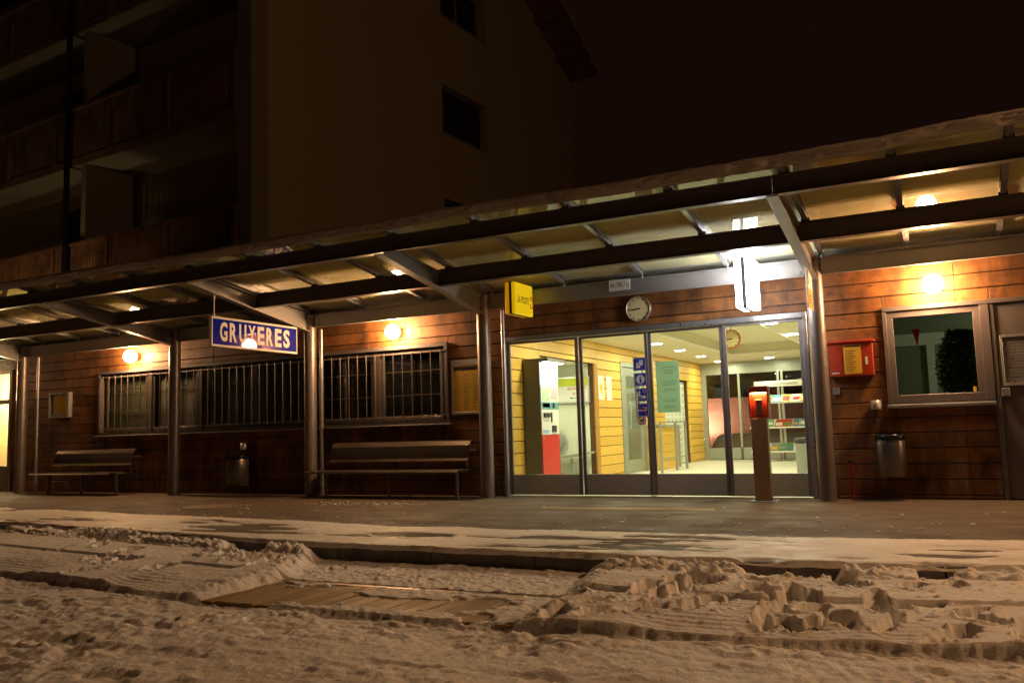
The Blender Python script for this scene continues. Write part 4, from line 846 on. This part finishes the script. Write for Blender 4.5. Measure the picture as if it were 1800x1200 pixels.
for zi, (zl, zh) in enumerate(((1.50, 1.72), (.86, 1.08), (.24, .46))):
    sh = MB(); xa, xb = -3.62, (-2.1 if zi < 2 else -2.38)
    if zi < 2: xb = -1.6
    sh.prism([(xa, 11.05, zl), (xb, 11.05, zl), (xb, 11.40, zh), (xa, 11.40, zh)], (0, 0, -.012)); sh.prism([(xa, 11.03, zl - .012), (xb, 11.03, zl - .012), (xb, 11.05, zl - .012), (xa, 11.05, zl - .012)], (0, 0, .035)); sh = sh.obj('shelf', MT['white'], rk)
    x = xa + .03
    while x < xb - .2:
        wd = random.choice((.21, .15, .21)); c_, c2 = next((p, q) for p, q in ((random.choice(list(bm_)), random.choice(list(bm_))) for _ in range(999)) if p != q and (zi, p, q) not in used_); used_.add((zi, c_, c2)); lean = random.uniform(-.02, .05)
        t = thing('brochure', (x + wd / 2, 11.2, zl), '%s brochure with a %s band lying on the %s shelf of the rack' % (c_, c2, ('top', 'middle', 'bottom')[zi]), 'brochure', 'brochures on the rack')
        n_ = Vector((0, -.532, .847)); o_ = Vector((x, 11.075, zl + .020)); e1 = Vector((wd, 0, 0)); e2 = Vector((lean, .30, .188)) * .98
        MB().prism([o_, o_ + e1, o_ + e1 + e2, o_ + e2], n_ * .012).obj('cover', bm_[c_], t); s1, s2 = random.uniform(.1, .3), random.uniform(.5, .8); oo = o_ + n_ * .0125 + e2 * s1 + e1 * .1
        MB().prism([oo, oo + e1 * .8, oo + e1 * .8 + e2 * (s2 - s1), oo + e2 * (s2 - s1)], n_ * .001).obj('cover_print', bm_[c2], t); x += wd + .02
# bin inside, red post inside
ib = thing('hall_bin', (-1.22, 3.8, 0), 'round grey bin with black rim inside the hall at the right', 'bin')
MB().lathe((-1.22, 3.8, .0045), (0, 0, 1), [(.115, 0), (.135, .03), (.145, .62)], 28).obj('body', MT['hall_grey'], ib); MB().lathe((-1.22, 3.8, .6245), (0, 0, 1), [(.15, 0), (.152, .09), (.13, .10), (.11, .05)], 28).obj('rim', MT['dark'], ib)
rp = thing('red_hall_post', (-.62, .6, 0), 'narrow red wall column with sign seen at the right edge inside the hall', 'post')
MB().cbox(-.80, -.76, 1.2, 1.25, 2.0, 2.36, .004).cbox(-.80, -.74, 1.2, 1.26, 1.88, 1.99, .004).obj('panel', MT['red'], rp); MB().tube((-.77, 1.23, .004), (-.77, 1.23, 1.88), .012, n=8).tube((-.77, 1.23, 2.36), (-.77, 1.23, 2.45), .012, n=8).obj('pole', MT['red'], rp)
bpy.data.objects.remove(rp.children[1]) if False else None
# ------------------------------------------------------------------ on the platform
vp = thing('ticket_validator', (-1.09, -.5, 0), 'orange red ticket validator with lit slot on a brown post in front of the glass', 'ticket validator')
MB().cbox(-1.205, -1.00, -.56, -.44, .01, 1.06, .006).obj('post', MT['post'], vp); MB().cbox(-1.28, -.93, -.64, -.36, .0, .012, .003).obj('base_plate', MT['alu'], vp)
for dx in (-.155, .155):
    for dy in (-.11, .11): MB().lathe((-1.1 + dx, -.5 + dy, .012), (0, 0, 1), [(.012, 0), (.012, .012), (.001, .013)], 6, False).obj('bolt', MT['alu_light'], vp)
vx0, vx1, vy0, vy1 = -1.21, -.965, -.60, -.42
v = MB(); v.cbox(vx0, vx1, vy0 + .07, vy1, 1.062, 1.47, .006); v.cbox(vx0, vx1, vy0, vy0 + .07, 1.385, 1.47, .006); v.cbox(vx0, vx0 + .02, vy0, vy0 + .07, 1.062, 1.385, .004); v.cbox(vx1 - .02, vx1, vy0, vy0 + .07, 1.062, 1.385, .004); v.obj('housing', MT['ored'], vp)
MB().box(vx0 + .03, vx1 - .03, vy0 + .01, vy0 + .062, 1.380, 1.3845).obj('slot_lamp', MT['val_glow'], vp)
MB().cbox(-1.13, -1.045, vy0 + .02, vy0 + .069, 1.275, 1.30, .003).cbox(-1.12, -1.055, vy0 + .03, vy0 + .069, 1.10, 1.27, .003).obj('slot_mouth', MT['steel'], vp)
def bench(x0, x1, sx0, sx1, legs, label):
    t = thing('platform_bench', ((x0 + x1) / 2, -.5, 0), label, 'bench', 'steel benches along the platform wall')
    n = 14; pr = [(-.78, .405), (-.765, .425), (-.72, .435), (-.55, .425), (-.38, .43), (-.34, .44)]; m = MB()
    def sheet(prf, a, b, th):
        vs = []; k = len(prf)
        for x in (a, b):
            vs += [(x, y, z) for y, z in prf] + [(x, y, z - th) if abs(prf[0][1] - prf[-1][1]) < .1 else (x, y + th, z) for y, z in prf]
        fs = []
        for i in range(k - 1): fs += [(i, i + 1, 2 * k + i + 1, 2 * k + i), (k + i, 3 * k + i, 3 * k + i + 1, k + i + 1)]
        fs += [(0, 2 * k, 3 * k, k), (k - 1, 2 * k - 1, 4 * k - 1, 3 * k - 1)]; fs += [tuple(range(k)) + tuple(range(2 * k - 1, k - 1, -1)), tuple(range(2 * k, 3 * k)) + tuple(range(4 * k - 1, 3 * k - 1, -1))]
        return MB().add(vs, fs)
    nx = 12; L = sx1 - sx0
    for i in range(nx):
        a = sx0 + L * i / nx; b = sx0 + L * (i + 1) / nx; sheet(pr, a + .002, b - .002, .012).obj('seat_panel', MT['bench'], t)
    bk = [(-.36, .56), (-.335, .60), (-.315, .70), (-.29, .80), (-.25, .86), (-.20, .875)]
    for i in range(2):
        a = x0 + (x1 - x0) * i / 2; b = x0 + (x1 - x0) * (i + 1) / 2; sheet(bk, a + .001, b - .001, .012).obj('backrest', MT['bench'], t)
    for x in legs:
        MB().cbox(x - .022, x + .022, -.62, -.57, 0, .41, .004).cbox(x - .022, x + .022, -.60, -.30, .385, .412, .004).cbox(x - .018, x + .018, -.30, -.27, .385, .80, .004).cbox(x - .018, x + .018, -.30, -.002, .70, .73, .004).obj('leg', MT['steel'], t)
    return t
bench(-8.25, -5.56, -8.45, -5.50, (-8.10, -6.87, -5.62), 'long curved steel bench under the barred window, left of the entrance')
bench(-15.45, -13.1, -15.6, -13.2, (-15.2, -14.2, -13.2), 'curved steel bench in the dark near the left end of the platform')
def bin_(x, z0, z1, r, label, ash):
    t = thing('litter_bin', (x, -.02, z0), label, 'bin', 'steel litter bins on the wall'); y = -.03 - r
    MB().lathe((x, y, z0), (0, 0, 1), [(.001, 0), (r * .96, .002), (r, .015), (r, z1 - z0 - .06), (r * .97, z1 - z0 - .05)], 32).obj('body', MT['stainless'], t)
    nn = 40; pr = [(r * 1.0, z1 - z0 - .062), (r * 1.04, z1 - z0 - .045), (r * 1.035, z1 - z0 - .01), (r * .98, z1 - z0 + .008), (r * .9, z1 - z0 - .02), (r * .8, z1 - z0 - .12)]; b = MB().lathe((x, y, z0), (0, 0, 1), pr, nn); rr_ = random.Random(4)
    b.v = [(v_[0] + rr_.uniform(-.004, .004), v_[1] + rr_.uniform(-.004, .004), v_[2] + rr_.uniform(-.008, .008)) for v_ in b.v]; b.obj('bag', MT['bag'], t)
    MB().box(x - .05, x + .05, -.035, -.001, z0 + .1, z1 - .15).obj('bracket', MT['steel'], t)
    ax, az = ash; t2 = thing('ashtray', (ax, -.05, az), 'small steel wall ashtray above the litter bin ' + ('right of the red case' if x > 0 else 'in the dark left of the bench'), 'ashtray')
    MB().lathe((ax, -.06, az), (0, 0, 1), [(.001, 0), (.064, .001), (.066, .006), (.066, .115), (.06, .118), (.055, .09), (.001, .088)], 24).obj('cup', MT['alu_light'], t2); MB().box(ax - .02, ax + .02, -.012, -.0005, az + .02, az + .10).obj('bracket', MT['steel'], t2)
bin_(.41, .29, .80, .165, 'round steel litter bin with black bag below the office window', (.265, 1.12))
bin_(-10.45, .16, .70, .20, 'square looking steel litter bin with black bag in the dark between two columns', (-10.45, .80))
# red display case on the wall
rc = thing('red_display_case', (.01, 0, 1.55), 'flat orange red display case with yellow timetable sheet on the wooden wall', 'display case')
CB(-.255, .275, -.07, -.001, 1.56, 1.99, .006).obj('case', MT['ored'], rc); CB(-.29, .30, -.09, -.001, 1.99, 2.02, .006).obj('lid', MT['ored'], rc); B(-.075, .135, -.0745, -.0705, 1.59, 1.96).obj('yellow_sheet', MT['paper_y'], rc)
m = MB()
for k in range(12): m.box(-.055, .03 + .02 * (k % 3), -.0755, -.0745, 1.62 + .024 * k, 1.626 + .024 * k)
m.box(-.07, .13, -.0755, -.0745, 1.935, 1.955); m.obj('printed_lines', MT['black'], rc, kind='stuff')
MB().box(.18, .21, -.0735, -.0705, 1.70, 1.80).box(-.23, -.14, -.0735, -.0705, 1.60, 1.612).obj('sticker', MT['white'], rc)
MB().cbox(-.245, -.16, -.03, -.001, 1.33, 1.42, .006).top('wall_socket', MT['alu'], 'small pale square switch on the wooden wall below the red case', 'switch')
rs2 = thing('red_marker_post', (-.08, -.1, 0), 'slim red marker post standing in the dark near the column right of the entrance', 'post')
MB().cbox(-.10, -.06, -.11, -.08, 0, .46, .006).obj('post', MT['darkred'], rs2); MB().cbox(-.105, -.055, -.113, -.077, .46, .50, .006).obj('cap', MT['dark'], rs2)
# timetable board behind the column
tb = thing('timetable_board', (-5.75, 0, 1.27), 'framed yellow departure timetable on the wall left of the entrance column', 'timetable')
m = MB(); x0, x1, z0, z1 = -6.03, -5.42, 1.275, 2.15
m.cbox(x0, x1, -.026, -.001, z0, z0 + .04, .004); m.cbox(x0, x1, -.026, -.001, z1 - .09, z1, .004); m.cbox(x0, x0 + .035, -.026, -.001, z0 + .04, z1 - .09, .004); m.cbox(x1 - .035, x1, -.026, -.001, z0 + .04, z1 - .09, .004); m.obj('frame', MT['alu_light'], tb)
B(x0 + .036, x1 - .036, -.02, -.015, z0 + .041, z1 - .091).obj('sheet', MT['paper_y'], tb); B(x0 + .06, x1 - .05, -.0225, -.0205, z1 - .17, z1 - .11).obj('heading_bar', MT['black'], tb); m = MB()
for c_ in range(3):
    for k in range(17):
        if random.random() < .85: m.box(x0 + .07 + .165 * c_, x0 + .07 + .165 * c_ + random.uniform(.06, .13), -.0215, -.0205, z0 + .08 + .034 * k, z0 + .086 + .034 * k)
m.obj('printed_lines', MT['grey_print'], tb, kind='stuff'); text_mb('Abfahrt', (x0 + .06, -.0275, z1 - .06), Xv, Zv, .035, .001).obj('heading', MT['grey_print'], tb); piece('cover_glass', MT['cover'], tb, x0 + .035, x1 - .035, -.0250, -.0240, z0 + .04, z1 - .09, .0004)
# small glazed box far left
gb = thing('glazed_wall_case', (-16.2, 0, 1.57), 'small glazed metal wall case near the left end of the timber wall', 'display case')
m = MB(); x0, x1, z0, z1 = -16.02, -15.36, 1.56, 2.09; m.box(x0, x1, -.02, -.001, z0, z1); m.cbox(x0, x0 + .04, -.09, -.02, z0, z1, .004); m.cbox(x1 - .09, x1, -.09, -.02, z0, z1, .004); m.cbox(x0 + .04, x1 - .09, -.09, -.02, z0, z0 + .03, .004); m.cbox(x0 + .04, x1 - .09, -.09, -.02, z1 - .03, z1, .004)
m.obj('case', MT['alu_light'], gb); B(x0 + .1, x1 - .16, -.026, -.0205, z0 + .08, z1 - .08).obj('sheet', MT['paper_y'], gb); piece('cover_glass', MT['cover'], gb, x0 + .04, x1 - .09, -.08, -.077, z0 + .03, z1 - .03, .0004)
gb.location.x += 0
# column sticker
text_mb('3', (-.26, -.478, 1.70), Vector((1, .35, 0)), Zv, .075, .002).top('column_number', MT['white'], 'small white figure 3 stuck on the column right of the entrance', 'sticker')
# plant and pennant in the office
pt = thing('office_plant', (1.15, 1.0, 0), 'large dark leafy pot plant behind the office window at the right', 'plant')
MB().lathe((1.28, .95, 0.001), (0, 0, 1), [(.16, 0), (.22, .5), (.19, .49)], 20).obj('pot', MT['dark'], pt); MB().tube((1.28, .95, .4), (1.30, 1.0, 1.9), .02, .012, n=6).obj('stem', MT['dark'], pt)
m = MB(); random.seed(9)
for k in range(7000):
    u = random.uniform(0, 6.28); zz = random.uniform(1.15, 2.15); rr_ = .34 * math.sin(math.pi * (zz - 1.05) / 1.2) ** .6 * random.random() ** .5; p = Vector((1.30 + rr_ * math.cos(u) * .95, 1.0 + rr_ * math.sin(u), zz)); d = Vector((random.gauss(0, 1), random.gauss(0, 1), random.gauss(-.3, .6))).normalized() * random.uniform(.04, .075); s_ = d.cross(Vector((random.random(), random.random(), 1))).normalized() * .014
    m.add([p, p + d * .5 + s_, p + d, p + d * .5 - s_], [(0, 1, 2, 3)])
m.obj('foliage', paint('dark_leaf', (.035, .075, .025), .7, bump=0), pt, kind='stuff')
MB().prism([(.72, .6, 2.17), (.82, .6, 2.165), (.775, .6, 1.93)], (0, .004, 0)).top('red_pennant', MT['red'], 'small red triangular pennant hanging behind the office window', 'pennant')
B(1.375, 1.41, .3, .32, 1.305, 1.37).top('yellow_note', MT['paper_y'], 'small yellow note standing at the lower right corner of the office window', 'note')
# lamps off the rooms
def pl_(name, loc, col, e, r=.1):
    l = bpy.data.lights.new(name, 'POINT'); l.energy = e; l.color = col; l.shadow_soft_size = r; o = bpy.data.objects.new(name, l); o.location = loc; COL.objects.link(o); return o
pl_('office_lamp', (2.6, 1.4, 2.3), (.85, 1, .6), 4)
pl_('side_room_lamp', (-19.2, .5, 2.2), (1, .80, .45), 42)
pl_('barred_office_lamp', (-12, .7, 2.4), (.8, 1, .6), .12)
# ------------------------------------------------------------------ tall house behind
O = Vector((-12.27, 2, 0)); ux = Vector((-.997, .0785, 0)); uy = Vector((.0785, .997, 0))      # along the balcony front, along the gable wall
def hp_(u, v, z): return O + ux * u + uy * v + Vector((0, 0, z))
def hb(m, u0, u1, v0, v1, z0, z1):
    vs = [hp_(u, v, z) for z in (z0, z1) for v in (v0, v1) for u in (u0, u1)]
    return m.add(vs, [(0, 2, 3, 1), (4, 5, 7, 6), (0, 1, 5, 4), (2, 6, 7, 3), (0, 4, 6, 2), (1, 3, 7, 5)])
O = O + Vector((0, 0, 0))
hs1 = thing('apartment_house', O, 'tall pale gabled house with wooden balconies looming in the dark behind the station', 'house')
S = 3.66; LV = [-1.10 + S * k for k in range(0, 5)]      # underside of each slab 
slabz = [8.265 - S * 2, 8.265 - S, 8.265, 8.265 + S, 8.265 + 2 * S]
D = 1.5; W_ = 15.6; EZ = 14.25; RIDGE = 18.9
# gable wall with window openings (u=0 plane, thickness .4)
WIN = [(7.25, 9.70, 6.25, 7.86), (7.25, 9.70, 9.87, 11.36), (7.25, 9.70, 13.53, 15.02)]
g = [(0.45, 2, 3.21, EZ), (2, 13.5, 3.21, 15.1), (13.5, W_, 3.21, EZ)]
for o in WIN: g = sub(g, o)
m = MB()
for (a, b, c, d) in g: hb(m, 0, .4, a, b, c, d)
m.prism([hp_(0, v, z) for v, z in ((.45, EZ), (2, EZ), (2, 15.1), (13.5, 15.1), (13.5, EZ), (W_, EZ), (W_ / 2, RIDGE))], ux * .4)
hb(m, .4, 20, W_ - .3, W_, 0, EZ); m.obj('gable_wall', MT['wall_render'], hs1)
m = MB(); hb(m, -.03, .43, -.04, .45, 3.22, EZ + .1); m.obj('corner_pilaster', MT['soffit'], hs1)
for (a, b, c, d) in WIN:
    m = MB(); hb(m, .30, .36, a, b, c, c + .08); hb(m, .30, .36, a, b, d - .08, d); hb(m, .30, .36, a, a + .08, c + .08, d - .08); hb(m, .30, .36, b - .08, b, c + .08, d - .08); hb(m, .30, .36, (a + b) / 2 - .05, (a + b) / 2 + .05, c + .08, d - .08)
    f = m.obj('window', MT['soffit'] if d > 12 else MT['hole'], hs1); m = MB(); hb(m, .325, .335, a + .08, b - .08, c + .08, d - .08); m.obj('pane', MT['hole'], f)
    m = MB(); hb(m, -.03, .28, a - .02, b + .02, c - .05, c - .002); m.obj('sill', MT['soffit'], f)
# loggia back wall, slabs, partitions
m = MB(); ops = []
DO = []
for k, zb_ in enumerate(slabz):
    fz = zb_ + .30; DO += [(.44, 1.0, fz, fz + 2.3)]
    DO += [(1.55, 2.9, fz + .9, fz + 2.15)] if k == 2 else []
    DO += [(8.9, 9.95, fz + (.9 if k % 2 else .0), fz + 2.95)] if k in (1, 2) else []
bwl = [(.4, 20, 3.21, 18)]
for o in DO: bwl = sub(bwl, o)
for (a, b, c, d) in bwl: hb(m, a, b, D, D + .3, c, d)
m.obj('front_wall', MT['loggia'], hs1)
for (a, b, c, d) in DO:
    m = MB(); hb(m, a, b, D + .2, D + .24, c, d); f = m.obj('window', MT['hole'], hs1); m = MB(); hb(m, a, a + .06, D + .12, D + .19, c, d); hb(m, b - .06, b, D + .12, D + .19, c, d); hb(m, a + .06, b - .06, D + .12, D + .19, d - .06, d); m.obj('frame', MT['balcony'], f)
for zb_ in slabz:
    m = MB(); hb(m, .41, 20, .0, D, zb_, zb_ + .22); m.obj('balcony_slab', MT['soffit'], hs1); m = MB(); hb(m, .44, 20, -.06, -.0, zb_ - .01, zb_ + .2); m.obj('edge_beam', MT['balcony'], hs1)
    m = MB(); hb(m, .44, 20, -.10, .02, zb_ + 1.50, zb_ + 1.58); m.obj('handrail', MT['balcony'], hs1)
    m = MB(); hb(m, 6.3, 6.5, .04, D, zb_ + .22, zb_ + S); m.obj('partition', MT['soffit'], hs1)
    for u in np.arange(.45, 14, 2.35):
        m = MB(); hb(m, u, u + .12, -.09, -.01, zb_ + .20, zb_ + 1.5); m.obj('railing_post', MT['balcony'], hs1)
random.seed(31)
rot = Matrix((ux, uy, Zv)).transposed().to_4x4()
bmesh_ = MB(); bmesh_.v = []; 
prof_ = [(0, .26), (.115, .26), (.115, .62), (.10, .66), (.10, .72), (.115, .76), (.115, 1.10), (.095, 1.15), (.095, 1.20), (.115, 1.25), (.115, 1.49), (0, 1.49)]
bb = MB().prism([(p[0], -.05, p[1]) for p in prof_], (0, .025, 0)); bme = bb.mesh('balcony_board', MT['balcony'])
for zb_ in slabz[1:4]:
    u = .60
    while u < 12.2:
        o = bpy.data.objects.new('balcony_board', bme); COL.objects.link(o); o.parent = hs1; o.matrix_local = Matrix.Translation(ux * u + Vector((0, 0, zb_))) @ rot; u += .13
# mirrored handedness is fine: boards are thin prisms seen from the front
m = MB(); m.tube(hp_(6.85, -.16, 3.2), hp_(6.85, -.16, 19), .075, n=10); m.obj('downpipe', MT['hole'], hs1)
# roof with overhanging eaves on the gable side
m = MB()
def roofslab(m, v0, z0, v1, z1, th=.28):
    m.add([hp_(-1.1, v0, z0), hp_(-1.1, v1, z1), hp_(20, v1, z1), hp_(20, v0, z0), hp_(-1.1, v0, z0 + th), hp_(-1.1, v1, z1 + th), hp_(20, v1, z1 + th), hp_(20, v0, z0 + th)], [(0, 1, 2, 3), (4, 7, 6, 5), (0, 4, 5, 1), (1, 5, 6, 2), (2, 6, 7, 3), (3, 7, 4, 0)])
sl = .593
roofslab(m, W_ / 2, RIDGE + .06, W_ + .15, RIDGE + .06 - (W_ / 2 + .15) * sl); roofslab(m, W_ / 2, RIDGE + .06, -.9, RIDGE + .06 - (W_ / 2 + .9) * sl); m.obj('roof', MT['balcony'], hs1)
m = MB()
ze = RIDGE - (W_ / 2 + .2) * sl
m.add([hp_(-1.13, W_ / 2, RIDGE + .36), hp_(-1.13, W_ + .2, ze + .36), hp_(20, W_ + .2, ze + .36), hp_(20, W_ / 2, RIDGE + .36), hp_(-1.13, W_ / 2, RIDGE + .44), hp_(-1.13, W_ + .2, ze + .44), hp_(20, W_ + .2, ze + .44), hp_(20, W_ / 2, RIDGE + .44)], [(0, 1, 2, 3), (4, 7, 6, 5), (0, 4, 5, 1), (1, 5, 6, 2), (2, 6, 7, 3), (3, 7, 4, 0)])
m.obj('roof_edge', MT['wall_render'], hs1)
for k in range(2):
    v = W_ - 2.6 + k * 1.5; m = MB(); z = RIDGE - (v - W_ / 2) * sl; hb(m, -1.05, -.0, v, v + .2, z - .28, z + .02); m.obj('purlin', MT['balcony'], hs1)
# added fill lamp beyond the right edge, brightening the snow
sl_ = thing('added_fill_lamp', (7.2, -4.6, 0), 'added fill lamp on a made-up post, out of view on the platform', 'fill lamp')
MB().tube((7.2, -4.6, .0), (7.2, -4.6, 4.8), .08, .05, n=14).lathe((7.2, -4.6, 4.8), (0, 0, 1), [(.05, 0), (.12, .06), (.12, .09), (.001, .091)], 20).obj('mast', MT['steel'], sl_)
MB().lathe((7.2, -4.6, 5.08), (0, 0, 1), [(max(.0006, .19 * math.cos(a)), .19 * math.sin(a)) for a in np.linspace(-math.pi / 2, math.pi / 2, 13)], 24).obj('lens', emis('fill_lamp_glow', (1, .53, .24), 185), sl_)
